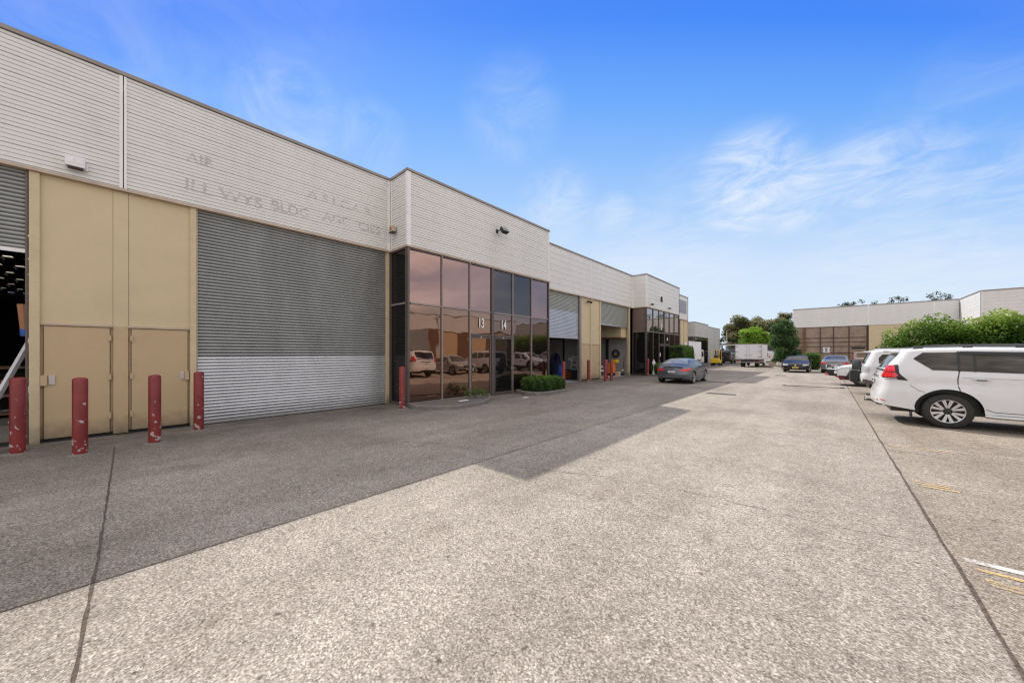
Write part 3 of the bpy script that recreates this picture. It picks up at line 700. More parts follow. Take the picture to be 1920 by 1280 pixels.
def hedge_box(name, x0, x1, y0, y1, z0, z1, leaf, n, m, label, cat='hedge', lump=.12, group=None):
    t = thing(name, ((x0 + x1) / 2, (y0 + y1) / 2, 0), label, cat, group)
    # core
    mb = MB(); k = 10; cx, cy = (x0 + x1) / 2, (y0 + y1) / 2; ins = lump + leaf * .6
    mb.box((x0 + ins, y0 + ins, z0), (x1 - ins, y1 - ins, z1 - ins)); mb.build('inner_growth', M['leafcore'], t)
    # surface points weighted by area
    U = RNG.random((n * 2, 3)); lo = np.array([x0, y0, z0]); hi = np.array([x1, y1, z1]); P = lo + U * (hi - lo)
    dist = np.minimum.reduce([P[:, 0] - x0, x1 - P[:, 0], P[:, 1] - y0, y1 - P[:, 1], z1 - P[:, 2]])
    pr = np.exp(-dist / (leaf * 1.6 + .05)); keep = RNG.random(len(P)) < pr * 1.0
    P = P[keep]; 
    while len(P) < n:
        U = RNG.random((n * 3, 3)); Q = lo + U * (hi - lo)
        dd = np.minimum.reduce([Q[:, 0] - x0, x1 - Q[:, 0], Q[:, 1] - y0, y1 - Q[:, 1], z1 - Q[:, 2]])
        P = np.vstack([P, Q[RNG.random(len(Q)) < np.exp(-dd / (leaf * 1.6 + .05))]])
    P = P[:n]
    f = 2.2 / max(lump * 6, .3)
    bumpv = (np.sin(P[:, 0] * f * 2.1 + P[:, 2] * f) + np.sin(P[:, 1] * f * 1.7 + 1.3) + np.sin((P[:, 0] + P[:, 1]) * f * 3.3 + P[:, 2] * f * 2))
    c = (lo + hi) / 2; v = (P - c) / (hi - lo) * 2
    rr = np.abs(v).max(1)[:, None]; ln = np.linalg.norm(v, axis=1)[:, None] + 1e-6
    v2 = v * (1 - .30 * np.clip(ln / rr - 1, 0, 1))            # round off the corners
    P = c + v2 * (hi - lo) / 2 + v / ln * (bumpv * lump * .28)[:, None] + RNG.normal(size=P.shape) * leaf * .35
    P[:, 2] = np.maximum(P[:, 2], z0)
    hgt = (P[:, 2] - z0) / (z1 - z0)
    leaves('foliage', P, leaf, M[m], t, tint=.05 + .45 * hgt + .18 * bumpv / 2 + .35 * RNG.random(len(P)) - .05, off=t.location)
    return t
def tree(name, x, y, trunk_h, C, rad, leaf, per, m, label, cat='tree', tr=.18, flat=.8, group=None, core=True, limbs=6, shell=.55):
    t = thing(name, (x, y, 0), label, cat, group)
    mb = MB(); top = (x, y, trunk_h); mb.tube([(x, y, -.1), (x + tr * .3, y, trunk_h * .5), top], [tr * 1.3, tr, tr * .75], 10)
    for c in list(C)[:limbs]:
        mb.tube([(x, y, trunk_h * .85), ((x + c[0]) / 2, (y + c[1]) / 2, (trunk_h * .6 + c[2] * .4)), tuple(c)], [tr * .6, tr * .35, tr * .12], 6)
    mb.build('trunk', M['bark'], t)
    if core:
        mb = MB()
        for c, r in zip(C, rad):
            prof = [(.0001, -r * .5 * flat), (r * .4, -r * .35 * flat), (r * .55, 0), (r * .4, r * .35 * flat), (.0001, r * .5 * flat)]
            mb.lathe(prof, c, n=8)
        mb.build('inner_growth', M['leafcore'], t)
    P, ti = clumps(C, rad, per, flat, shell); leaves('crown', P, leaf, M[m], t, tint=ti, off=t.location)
    return t
# ---- kerbed beds by the bays
def bed(name, outline, label, h=.12, fill='pebble', kw=.12, km='kerb'):
    t = thing(name, (*outline[0], 0), label, 'planter bed')
    c = Vector((sum(p[0] for p in outline) / len(outline), sum(p[1] for p in outline) / len(outline)))
    inn = []
    for p in outline:
        d = (c - Vector(p)); inn.append(tuple(Vector(p) + d.normalized() * kw))
    n = len(outline); mb = MB()
    for i in range(n):
        a, b, ai, bi = outline[i], outline[(i + 1) % n], inn[i], inn[(i + 1) % n]
        mb.quad((*a, 0), (*b, 0), (*b, h - .02), (*a, h - .02)); 
        ac = (a[0] + (ai[0] - a[0]) * .2, a[1] + (ai[1] - a[1]) * .2); bc = (b[0] + (bi[0] - b[0]) * .2, b[1] + (bi[1] - b[1]) * .2)
        mb.quad((*a, h - .02), (*b, h - .02), (*bc, h), (*ac, h)); mb.quad((*ac, h), (*bc, h), (*bi, h), (*ai, h)); mb.quad((*ai, h), (*bi, h), (*bi, 0), (*ai, 0))
    mb.build('kerb', M[km], t)
    mb = MB(); mb.quad(*[(p[0], p[1], h - .03) for p in inn]); mb.build('soil', M[fill], t)
    return t
def arc(pts, n=6):  # Catmull style smoothing
    out = []
    for i in range(len(pts) - 1):
        p0 = pts[max(i - 1, 0)]; p1 = pts[i]; p2 = pts[i + 1]; p3 = pts[min(i + 2, len(pts) - 1)]
        for k in range(n):
            t_ = k / n; out.append(tuple(.5 * (2 * p1[j] + (p2[j] - p0[j]) * t_ + (2 * p0[j] - 5 * p1[j] + 4 * p2[j] - p3[j]) * t_ ** 2 + (-p0[j] + 3 * p1[j] - 3 * p2[j] + p3[j]) * t_ ** 3) for j in (0, 1)))
    out.append(pts[-1]); return out
b1 = bed('planter_bed', arc([(-9.83, 5.92), (-9.35, 5.85), (-8.75, 6.05), (-8.32, 6.6), (-8.28, 7.5), (-8.62, 8.35), (-9.35, 9.15), (-9.83, 9.35)]), 'curved kerbed bed of dark pebbles in front of the unit 13 glass')
P, ti = clumps([(-9.25, 8.35, .33), (-9.35, 8.05, .28), (-9.1, 8.6, .26), (-9.45, 8.7, .30), (-9.5, 8.0, .5)], [.20, .16, .15, .12, .09], 4200, .9, .2)
t = thing('shrub', (-9.3, 8.35, .1), 'small straggly green shrub in the pebble bed by door 13', 'shrub')
leaves('foliage', P, .055, M['leafhedge'], t, tint=ti, off=t.location)
mb = MB()
for k in range(9): mb.tube([(-9.3, 8.35, .08), (-9.3 + random.uniform(-.25, .15), 8.35 + random.uniform(-.3, .3), random.uniform(.3, .65))], .006, 5)
mb.build('stem', M['bark'], t)
mb = MB(); mb.box((-9.05, 7.35, .098), (-8.93, 7.72, .125)); single(mb, 'litter', M['white'], (-9, 7.5, .1), 'scrap of white litter on the pebbles in front of the unit 13 window', 'litter', bevel=.01)
mb = MB(); mb.box((-8.55, 10.05, .003), (-8.4, 10.25, .02)); single(mb, 'paper_scrap', M['white'], (-8.5, 10.1, 0), 'scrap of white paper on the concrete in front of the kerbed hedge', 'litter')
bed('planter_bed', [(-9.83, 11.12), (-9.0, 10.75), (-8.55, 10.85), (-8.30, 11.2), (-8.42, 13.0), (-8.62, 13.35), (-9.83, 13.5)], 'kerbed bed holding the low clipped hedge of unit 14', h=.14, km='kerb')
hedge_box('low_hedge', -9.75, -8.52, 11.1, 13.2, .1, .68, .055, 14000, 'leafhedge', 'low clipped green hedge in the kerbed bed in front of unit 14', lump=.09)
bed('planter_bed', [(-9.83, 26.0), (-9.0, 25.7), (-8.75, 26.0), (-8.75, 28.2), (-9.83, 28.3)], 'kerbed bed with a low hedge in front of the far glazed bay', h=.13)
hedge_box('low_hedge', -9.75, -8.9, 26.0, 28.2, .1, .92, .07, 9000, 'leafhedge', 'low green hedge behind the dark coupe, in front of the far glazed bay', lump=.1)
hedge_box('tall_hedge', -9.8, -8.5, 29.9, 33.6, .0, 2.35, .10, 15000, 'leafhedge', 'tall clipped green hedge behind the dark coupe beside the white truck', lump=.12)
# statue-like white ornament in bay 2 bed
t = thing('potted_ornament', (-9.4, 25.95, .1), 'white ornament standing behind the low hedge at the far glazed bay', 'ornament')
mb = MB(); mb.lathe([(.001, .0), (.09, .0), (.10, .2), (.04, .3), (.04, .7), (.11, .74), (.13, .92), (.05, .98), (.07, 1.06), (.001, 1.12)], (-9.5, 26.15, .1), n=14); mb.build('figure', M['white'], t, smooth=True)
# ---- trees and hedge, middle of the yard and right
def blob_centres(cx, cy, cz, rx, ry, rz, n, r0, r1, seed, bottom=-.5):
    rnd = random.Random(seed); C = []; Rr = []
    while len(C) < n:
        a = rnd.uniform(0, 6.283); zz = rnd.uniform(bottom, 1); q = math.sqrt(max(0, 1 - zz * zz)); k = rnd.uniform(.55, 1)
        C.append((cx + rx * q * math.cos(a) * k, cy + ry * q * math.sin(a) * k, cz + rz * zz * k)); Rr.append(rnd.uniform(r0, r1))
    return C, Rr
C, Rr = blob_centres(-3.35, 46.4, 2.9, 1.0, 1.0, 2.0, 34, .45, .8, 3, -1)
C += [(-2.4, 46.0, 1.7), (-2.3, 46.2, 1.2), (-2.8, 45.7, .9), (-4.0, 45.8, 1.0), (-3.9, 46, 4.4), (-3.3, 46, 4.9)]; Rr += [.6, .5, .5, .4, .5, .45]
tree('dense_tree', -3.4, 46.3, 2.2, C, Rr, .15, 900, 'leafdark', 'dense dark green rounded tree between the white box truck and the black hatchback', tr=.14)
C, Rr = blob_centres(-10.3, 80, 4.2, 2.3, 2.2, 2.2, 26, .7, 1.2, 5, -.6)
tree('lime_tree', -10.3, 80, 2.5, C, Rr, .28, 260, 'leaflime', 'bright lime green tree rising just behind the white box truck', tr=.15)
C, Rr = blob_centres(-14.2, 104, 5.9, 5.6, 3.5, 4.6, 70, 1.0, 1.9, 8, -.8)
tree('gum_tree', -14, 104, 5.0, C, Rr, .40, 150, 'leafgum', 'large olive brown gum tree, tallest of the group behind the trucks', tr=.3, shell=.3)
C, Rr = blob_centres(-7.6, 102, 6.6, 3.8, 3, 3.9, 36, .9, 1.6, 9, -.7)
tree('gum_tree', -7, 102, 5, C, Rr, .38, 150, 'leafgum', 'olive gum tree partly behind the dense dark tree and the right hand warehouse', tr=.25, shell=.3)
C, Rr = blob_centres(-19.3, 98, 3.2, 1.0, 1.5, 2.6, 13, .5, .9, 10, -.8)
tree('thin_tree', -19.0, 98, 3.5, C, Rr, .32, 90, 'leafpine', 'thin dark tree beside the tall light pole behind the yard', tr=.12, shell=.2)
for i, (cx, w, zt, n, l) in enumerate(((3.9, 2.8, 10.3, 13, 'broad dark pine crown showing over the right warehouse roof, leftmost of three'), (8.6, 1.3, 10.3, 6, 'small dark pine crown over the right warehouse roof, middle of three'), (12.6, 1.5, 10.6, 9, 'feathery dark pine crown over the right warehouse roof, rightmost of three'))):
    rnd = random.Random(20 + i); C = []; Rr = []
    for k in range(n * 3):
        u = rnd.uniform(-1, 1); C.append((cx + w * u, 84 + rnd.uniform(-1, 1), zt - .9 * abs(u) ** 2 + rnd.uniform(-2.4, .35))); Rr.append(rnd.uniform(.3, .6))
    tree('pine_tree', cx, 84.5, 8.5, C, Rr, .22, 190, 'leafpine', l, tr=.16, core=False, limbs=12, shell=.1)
# long hedge of street-height shrubs in front of right building
t = thing('tall_hedge', (10, 36.5, 0), 'long tall bright green hedge behind the parked white wagons, in front of the right warehouse', 'hedge')
rnd = random.Random(4); C = []; Rr = []
x = 3.6
while x < 14:
    h = 3.42 + .24 * math.sin(x * 1.75 - .6) + rnd.uniform(-.14, .14) + min(.35, (x - 3.6) * .10)
    h *= min(1, .84 + (x - 3.6) * .2)
    for k in range(10):
        C.append((x + rnd.uniform(-.45, .45), 36 + rnd.uniform(-.6, .5), h * (.10 + .86 * k / 9) + rnd.uniform(-.12, .1))); Rr.append(rnd.uniform(.45, .75))
    x += .42
P, ti = clumps(C, Rr, 620, .85, .6); P[:, 2] = np.maximum(P[:, 2], .05)
leaves('foliage', P, .135, M['leafbright'], t, tint=ti - .38 + .62 * np.clip((P[:, 2] - 1.3) / 2.6, 0, 1), off=t.location, aspect=.6)  # tint rises with height: sunlit tops and shaded base put into leaf colour
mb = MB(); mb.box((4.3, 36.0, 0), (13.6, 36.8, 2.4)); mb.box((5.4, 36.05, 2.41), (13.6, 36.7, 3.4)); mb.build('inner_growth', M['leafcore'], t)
hedge_box('small_hedge', -1.75, -.45, 47.0, 48.6, 0, 1.7, .12, 4200, 'leafhedge', 'small dark green hedge between the black hatchback and the grey sedan', lump=.12)
# island kerb
bed('garden_island', arc([(-6.2, 53.2), (-4.6, 49.2), (-3.55, 46.0), (-3.1, 45.2), (-2.6, 45.6), (-2.5, 48), (-3.2, 53), (-4.0, 55)], 5), 'low kerbed garden island under the dense dark tree', h=.16, fill='pebble', km='kerbL')
# ================================================================== INTERIORS OF THE OPEN UNITS
# far-left unit
mb = MB()
for y in (-7.4, -6.6, -5.8, -5.0, -4.2, -3.4, -2.6, -1.8, -1.0): mb.box((-54, y, 6.95), (XR - .3, y + .28, 7.19))
mb.build('roof_beam', M['dark'], ROW)
def skyl():
    m, nt, b = _nt('translucent_skylight'); out = nt.nodes['Material Output']
    t = N(nt, 'ShaderNodeBsdfTranslucent'); t.inputs['Color'].default_value = (.8, .74, .58, 1); L(nt, t.outputs[0], out.inputs['Surface']); nt.nodes.remove(b); return m
mb = MB()
for x in np.arange(-54.9, -31, 3.4): mb.quad((x + 2.88, Y0, 7.25), (x + 3.42, Y0, 7.25), (x + 3.42, -.2, 7.25), (x + 2.88, -.2, 7.25))
mb.build('skylight', skyl(), ROW)
t = thing('step_ladder', (-11.8, -1.6, 0), 'aluminium ladder leaning inside the open doorway at the left picture edge', 'ladder')
pa, pb = Vector((-11.75, -1.95, .02)), Vector((-11.75, -1.28, 1.98))
for dx, dy in ((0, 0), (.38, .30)):
    mb = MB(); mb.tube([pa - Vector((dx, -dy, 0)), pb - Vector((dx, -dy, 0))], .045, 4); mb.build('side_rail', M['sheet'], t)
for k in range(1, 7):
    p = pa.lerp(pb, k / 7); mb = MB(); mb.quad((p.x, p.y - .04, p.z), (p.x, p.y + .05, p.z), (p.x - .38, p.y + .35, p.z), (p.x - .38, p.y + .26, p.z)); mb.quad((p.x, p.y - .04, p.z - .03), (p.x, p.y - .04, p.z), (p.x - .38, p.y + .26, p.z), (p.x - .38, p.y + .26, p.z - .03)); mb.build('rung', M['sheet'], t)
t = thing('shelf_rack', (-13.5, -2.0, 0), 'dark timber shelf rack with stacked boards inside the left open doorway', 'shelf rack')
for z in (.35, .75, 1.05, 1.35): 
    mb = MB(); mb.box((-14.4, -4.2, z), (-13.2, -.35, z + .05)); mb.build('shelf', M['wood'], t)
for y in (-4.2, -2.3, -.45):
    mb = MB(); mb.box((-13.25, y, 0), (-13.18, y + .06, 1.7)); mb.build('post', M['dark2'], t)
mb = MB(); mb.box((-13.1, -3.9, .012), (-11.5, -1.4, .30)); single(mb, 'pallet_stack', M['kerb'], (-12.3, -2.6, 0), 'low grey timber pallet stack under the ladder', 'pallet stack', bevel=.01)
t = thing('hanging_bag', (-11.4, -1.33, 2.2), 'tan tube with a blue end hanging inside the left doorway', 'hanging tube')
mb = MB(); mb.tube([(-11.3, -1.32, 2.62), (-11.3, -1.30, 2.15)], [.075, .06], 12); mb.build('tube', M['card'], t)
mb = MB(); mb.tube([(-11.3, -1.30, 2.15), (-11.3, -1.295, 2.02)], .064, 12); mb.build('blue_end', M['blue'], t)
# unit 14 interior clutter (13.7 .. 18.1)
t = thing('covered_machine', (-12.75, 18.2, 0), 'machine under a navy cover inside the half open shutter behind the hedge', 'covered machine')
def lump(c, r, seed, n=18, m_=12):
    rnd = random.Random(seed); mb = MB(); P = []
    ph = [rnd.uniform(0, 6.28) for _ in range(6)]
    for i in range(m_ + 1):
        a = math.pi * i / m_ / 1.0; row = []
        for j in range(n + 1):
            b = 2 * math.pi * (j % n) / n
            k = 1 + .10 * math.sin(3 * b + ph[0] + a * 2) + .08 * math.sin(5 * b + ph[1]) + .07 * math.sin(4 * a + ph[2] + b)
            row.append((c[0] + r[0] * k * math.sin(a) * math.cos(b), c[1] + r[1] * k * math.sin(a) * math.sin(b), max(.012, c[2] + r[2] * k * math.cos(a))))
        P.append(row)
    mb.grid(P); return mb
lump((-12.75, 18.2, .75), (.42, .40, .85), 1).build('cover', M['navy'], t, smooth=True)
o = lump((-12.35, 18.25, .50), (.24, .24, .50), 2); single(o, 'blue_tarpaulin', M['blue'], (-12.35, 18.25, 0), 'crumpled bright blue tarpaulin beside the navy cover', 'tarpaulin', smooth=True)
t = thing('reflector_rack', (-12.2, 18.9, 0), 'black rack studded with orange discs just inside the half open shutter', 'reflector rack')
mb = MB(); mb.box((-12.55, 18.9, .05), (-11.9, 18.95, .66)); mb.build('backboard', M['black'], t)
for r_ in range(5):
    for c_ in range(6):
        mb = MB(); mb.lathe([(.001, 0), (.030, .005), (.030, .02)], (-12.49 + c_ * .10 + .03 * (r_ % 2), 18.875, .12 + r_ * .105), 'y', 8); mb.build('disc', M['orange'], t)
t = thing('folding_chair', (-12.1, 19.2, 0), 'white folding chair frame leaning behind the orange studded rack', 'chair')
for dx in (0, .4):
    mb = MB(); mb.tube([(-12.3 + dx, 19.05, .02), (-12.15 + dx, 19.3, 1.55)], .03, 6); mb.build('leg', M['white'], t)
for z in (.5, .9, 1.2, 1.4):
    mb = MB(); mb.box((-12.28 + z * .09, 19.04 + z * .16, z), (-11.9 + z * .09, 19.06 + z * .16, z + .08)); mb.build('slat', M['white'], t)
t = thing('storage_tub', (-11.6, 18.9, 0), 'black storage tub with teal lid inside the half open shutter', 'storage tub')
mb = MB(); mb.box((-11.85, 18.65, .02), (-11.25, 19.25, .62)); mb.build('tub', M['black'], t, bevel=.03)
mb = MB(); mb.box((-11.89, 18.62, .62), (-11.21, 19.28, .68)); mb.build('lid', M['teal'], t, bevel=.01)
t = thing('decorated_shelf', (-11.5, 19.3, 0), 'tall dark shelf unit with small coloured items behind the storage tub', 'shelf unit')
mb = MB(); mb.box((-11.75, 19.29, .02), (-11.12, 19.385, 2.3)); mb.build('cabinet', M['dark2'], t)
for k in range(14):
    mb = MB(); yy = -11.72 + random.random() * .5; zz = .8 + random.random() * 1.4; mb.box((yy, 19.25, zz), (yy + .06, 19.29, zz + .05)); mb.build('item', M[random.choice(['orange', 'yellow', 'teal', 'white'])], t)
mb = MB(); mb.box((-12.95, 19.33, .02), (-12.85, 19.385, 2.6)); mb.box((-16, 19.33, 2.6), (-12.85, 19.38, 2.7)); mb.build('door_frame', M['dark'], ROW)
t = thing('wall_box', (-12.4, 19.35, 1.2), 'small pale switch box on the block wall inside unit 14', 'switch box')
mb = MB(); mb.box((-12.5, 19.3, 1.2), (-12.3, 19.38, 1.4)); mb.build('casing', M['white'], t)
# unit 15 interior (20.9 .. 25.1)
mb = MB(); mb.box((-18, 24.2, 2.86), (-11.15, 25.4, 5.0)); mb.build('mezzanine', M['beige'], ROW)
mb = MB(); mb.box((-18, 24.17, 2.76), (-11.14, 25.41, 2.858)); mb.build('timber_beam', M['wood'], ROW)
mb = MB(); 
mb.box((-12.9, 25.3, .02), (-12.75, 25.47, 2.75)); mb.build('dark_post', M['dark'], ROW)
t = thing('spare_tyre', (-12.1, 25.3, 1.65), 'black tyre hung on the back wall of the far open unit', 'tyre')
mb = MB(); mb.lathe([(.19, -.09), (.28, -.09), (.31, -.05), (.31, .05), (.28, .09), (.19, .09), (.19, -.09)], (-12.1, 25.36, 1.65), 'y', 22); mb.build('tyre', M['tyre'], t, smooth=True)
t = thing('work_trolley', (-11.9, 24.3, 0), 'orange and yellow tool trolley inside the far open unit', 'trolley')
mb = MB(); mb.box((-12.2, 23.9, .2), (-11.7, 24.5, .95)); mb.build('cabinet', M['orange'], t, bevel=.02)
mb = MB(); mb.box((-11.9, 24.2, .96), (-11.5, 24.6, 1.2)); mb.build('tray', M['yellow'], t, bevel=.02)
mb = MB(); [mb.lathe([(.001, -.03), (.09, -.03), (.09, .03), (.001, .03)], (x, y, .1), 'y', 10) for x in (-12.1, -11.8) for y in (24.0, 24.4)]; mb.build('castor', M['black'], t)
mb = MB(); mb.box((-11.65, 24.3, .02), (-11.35, 24.6, .32)); single(mb, 'cardboard_carton', M['trim'], (-11.5, 24.4, 0), 'small tan carton on the floor of the far open unit', 'carton', bevel=.01)
t = thing('broom', (-11.3, 24.9, 0), 'dark broom leaning inside the far open unit', 'broom')
mb = MB(); mb.tube([(-11.3, 24.9, .15), (-11.4, 25.3, 1.4)], .02, 6); mb.build('handle', M['dark2'], t)
mb = MB(); mb.box((-11.45, 24.75, .02), (-11.2, 24.95, .18)); mb.build('head', M['black'], t)
t = thing('wall_lamp', (-11.2, 24.6, 0), 'small white round lamp low inside the right edge of the far open unit', 'lamp')
mb = MB(); mb.lathe([(.001, -.07), (.05, -.05), (.07, 0), (.05, .05), (.001, .07)], (-11.2, 24.6, .42), n=12); mb.build('globe', M['white'], t, smooth=True)
mb = MB(); mb.tube([(-11.2, 24.6, .02), (-11.2, 24.6, .36)], .025, 8); mb.build('stand', M['black'], t)

# ================================================================== RIGHT WAREHOUSE
RW = thing('warehouse', (10, 60.5, 0), 'cream warehouse closing the yard on the right, with wide brown papered windows', 'warehouse')
WR = Wall((0, 60.5), (1, 0), (0, -1)); WRb = Wall((0, 53.72), (1, 0), (0, -1)); WRr = Wall((10.72, 53.72), (0, 1), (-1, 0))
def fasciaR(w, a0, a1):
    clad(w, 'fascia_cladding', a0, a1, ZF, ZT - .07, RW, far=1)
    mb = MB(); w.box(mb, a0, a1, -.2, .05, ZT - .07, ZT + .02); mb.build('roof_capping', M['cap'], RW)
    mb = MB(); w.box(mb, a0, a1, -.2, .04, ZF - .05, ZF - .001); mb.build('fascia_trim', M['flash'], RW)
fasciaR(WR, -3.39, 3.72); fasciaR(WR, 3.8, 10.67); fasciaR(WRb, 10.77, 34); fasciaR(WRr, 0.05, 6.7)
for w, a in ((WR, -3.36), (WR, 3.76), (WR, 8.9), (WRb, 10.80), (WRr, .06)):
    mb = MB(); w.box(mb, a - .05, a + .05, 0, .02, ZF, ZT - .071); mb.build('corner_flashing', M['flash'], RW)
mb = MB(); WR.box(mb, -3.39, 10.72, -.3, -.08, ZF, ZT - .08); WRb.box(mb, 10.85, 34, -.3, -.06, 0, ZT - .08); WRr.box(mb, 0.1, 6.78, -.3, -.06, 0, ZT - .08); mb.build('fascia_backing', M['wallgrey'], RW)
mb = MB(); mb.box((-3.35, 60.8, 7.1), (34, 90, 7.2)); mb.box((10.9, 54.1, 7.1), (34, 60.8, 7.19)); mb.build('roof', M['roof'], RW)
mb = MB(); mb.box((-3.38, 60.7, 0), (-3.2, 90, 7.45)); mb.box((-3.2, 62.5, 0), (34, 62.7, 7.0)); mb.build('wall', M['block'], RW)
mb = MB(); WR.box(mb, 3.8, 10.7, -.15, -.02, 0, ZF - .06); mb.build('wall_panel', M['pier'], RW)
brownp = mat('brown_papered_glass', (.25, .175, .125), .35, var=.3, vscale=1.1, dirt=(.42, .33, .26), dirt_amt=.5, coat=.5)
framer = mat('red_brown_frame', (.075, .035, .025), .5, var=.2)
cols = [-3.30, -2.20, -.61, .66, 2.08, 3.66]; rows = [.12, 1.7, 2.52, 3.08, 3.62, ZF - .08]
for a0, a1 in zip(cols[:-1], cols[1:]):
    for z0, z1 in zip(rows[:-1], rows[1:]):
        if z1 - z0 < .05: continue
        mb = MB(); WR.box(mb, a0 + .05, a1 - .05, -.06, -.05 + .01 * random.random(), z0 + .04, z1 - .04); mb.build('window', brownp, RW)
for a in cols:
    mb = MB(); WR.box(mb, a - (.16 if abs(a + 2.2) < .1 else .05), a + (.16 if abs(a + 2.2) < .1 else .05), -.08, .03, 0, ZF - .06); mb.build('mullion', M['wood'] if abs(a + 2.2) < .1 else framer, RW)
for z in rows:
    mb = MB(); WR.box(mb, -3.3, 3.66, -.07, .015, z - .035, z + .035); mb.build('transom', framer, RW)
mb = MB(); WR.box(mb, 2.3, 3.5, -.05, -.03, 2.2, 2.4); mb.build('window_gap', M['dark'], RW)
mb = MB(); WR.box(mb, -3.26, -2.45, .005, .02, .1, 2.2); d = mb.build('door', framer, RW)
mb = MB(); WR.box(mb, -3.2, -2.7, .02, .03, .2, 2.1); mb.build('door_pane', M['darkglass'], d, off=RW.location)
t = thing('speed_sign', (-.03, 60.4, 1.7), 'square white sign with a black 5 in a ring, on the brown papered window', 'sign')
mb = MB(); WR.box(mb, -.36, .30, .04, .07, 1.73, 2.43); mb.build('board', M['letter'], t)
mb = MB(); mb.lathe([(.285, 0), (.305, 0), (.305, .012), (.285, .012), (.285, 0)], (-.03, 60.5 - .085, 2.08), 'y', 24); mb.build('ring', M['ink'], t)
text('sign_number', '5', .52, WR.M4(-.03, .082, 2.08), M['ink'], t, bold=.02)
t = thing('timber_post', (1.2, 37.2, 0), 'rusty red post standing behind the ute with the black bull bar', 'post')
mb = MB(); mb.box((1.62, 42, 0), (1.84, 42.2, 1.62)); mb.build('post', M['rust'], t)
mb = MB(); mb.box((1.60, 41.98, 1.62), (1.86, 42.22, 1.66)); mb.build('cap', M['rust'], t)

# ================================================================== EAST BUILDING (seen reflected in the bay glass)
EW = thing('warehouse', (25, 25, 0), 'cream and brown warehouse across the driveway, seen reflected in the bronze glass', 'warehouse')
WE = Wall((25, 0), (0, 1), (-1, 0))
for a0, a1 in ((-14, 12), (12, 30), (30, 47)):
    clad(WE, 'fascia_cladding', a0 + .04, a1 - .04, ZF, ZT - .07, EW)
mb = MB(); WE.box(mb, -14, 47, -.25, -.04, 0, ZT - .1); mb.build('wall', M['wood'], EW)
mb = MB(); WE.box(mb, -14, 47, -.2, .05, ZT - .07, ZT + .02); mb.build('roof_capping', M['cap'], EW)
for a in (14, 24): shutter(WE, a, a + 4.5, 0, ZF, EW, n=0.05)
for a in (-8, 19.5, 30, 36, 41):
    mb = MB(); WE.box(mb, a, a + 3.5, -.03, .02, .0, 4.9); mb.build('wall_panel', M['beige2'], EW)
mb = MB(); mb.box((25.2, -14, 7.2), (45, 47, 7.3)); mb.build('roof', M['roof'], EW)

# ================================================================== FAR LEFT WAREHOUSE
FW = thing('warehouse', (-15, 60, 0), 'pale grey warehouse at the far end of the left side, beyond the white truck', 'warehouse')
WF = Wall((-15.0, 0), (0, 1), (1, 0)); WFb = Wall((-14.1, 0), (0, 1), (1, 0)); ZQ, ZP = 6.2, 4.07
def simple_fascia(w, a0, a1, z0=ZP):
    mb = MB(); w.profile(mb, cladprof(z0, ZQ - .06, 0, .3, 2), a0, a1); mb.build('fascia_cladding', M['wallgrey'], FW)
    mb = MB(); w.box(mb, a0, a1, -.2, .04, ZQ - .06, ZQ + .02); mb.build('roof_capping', M['frame'], FW)
simple_fascia(WF, 42, 55.1); simple_fascia(WFb, 55.1, 62.6); simple_fascia(Wall((-15, 55.1), (1, 0), (0, -1)), 0, .9)
for a0, a1 in ((62.6, 66.4), (66.5, 70.9), (71, 75.3)):
    mb = MB(); WF.box(mb, a0, a1 - .06, -.2, .0, 0, ZQ - .06); mb.build('wall_panel', M['wallgrey'], FW)
mb = MB(); WF.box(mb, 62.6, 75.32, -.2, .04, ZQ - .059, ZQ + .02); mb.build('roof_capping', M['frame'], FW)
mb = MB(); WF.box(mb, 73.2, 74.0, 0.0, .04, 0, 2.3); mb.build('door', M['frameL'], FW)
mb = MB(); WF.box(mb, 42, 55.1, -.3, -.1, 0, ZP); mb.box((-30, 75.1, 0), (-15, 75.3, ZQ - .1)); mb.box((-30, 42, ZQ - .4), (-15.2, 75.2, ZQ - .3)); mb.build('wall', M['wallgrey'], FW)
for k in range(6):
    a = 55.3 + k * 1.22; mb = MB(); WFb.box(mb, a, a + 1.1, -.06, -.04, 2.0, ZP - .4); mb.build('window', M['dk'], FW)
    mb = MB(); WFb.box(mb, a, a + 1.1, -.06, -.04, .2, 1.9); mb.build('window', M['dk'], FW)
    mb = MB(); WFb.box(mb, a, a + 1.1, -.045, -.03, ZP - .36, ZP - .06); mb.build('window', M['bronze2'], FW)
mb = MB(); WFb.box(mb, 55.1, 62.6, -.3, -.1, 0, ZP); mb.build('window_frame', M['frame'], FW)
for z in (.0, 1.9, ZP - .40):
    mb = MB(); WFb.box(mb, 55.1, 62.6, -.08, .01, z, z + .08); mb.build('transom', M['frame'], FW)

# ================================================================== POLES, FENCE
def lightpole(x, y, h, label, arms=2):
    t = thing('light_pole', (x, y, 0), label, 'light pole')
    mb = MB(); mb.tube([(x, y, 0), (x, y, h)], [.11, .07], 10); mb.build('pole', M['wallgrey'], t)
    mb = MB(); mb.tube([(x - .5, y, h - .05), (x + .5, y, h - .05)], .03, 6); mb.build('cross_arm', M['frame'], t)
    for s in (-1, 1)[:arms]:
        mb = MB(); cx = x + s * .5; mb.hexa([(cx - .2, y - .12, h - .02), (cx + .2, y - .12, h - .1 * s), (cx + .2, y + .12, h - .1 * s), (cx - .2, y + .12, h - .02), (cx - .2, y - .12, h + .22), (cx + .2, y - .12, h + .16), (cx + .2, y + .12, h + .16), (cx - .2, y + .12, h + .22)]); mb.build('floodlight', M['frame'], t)
lightpole(-17.3, 94, 7.0, 'tall thin light pole with twin floodlights at the far end of the yard')
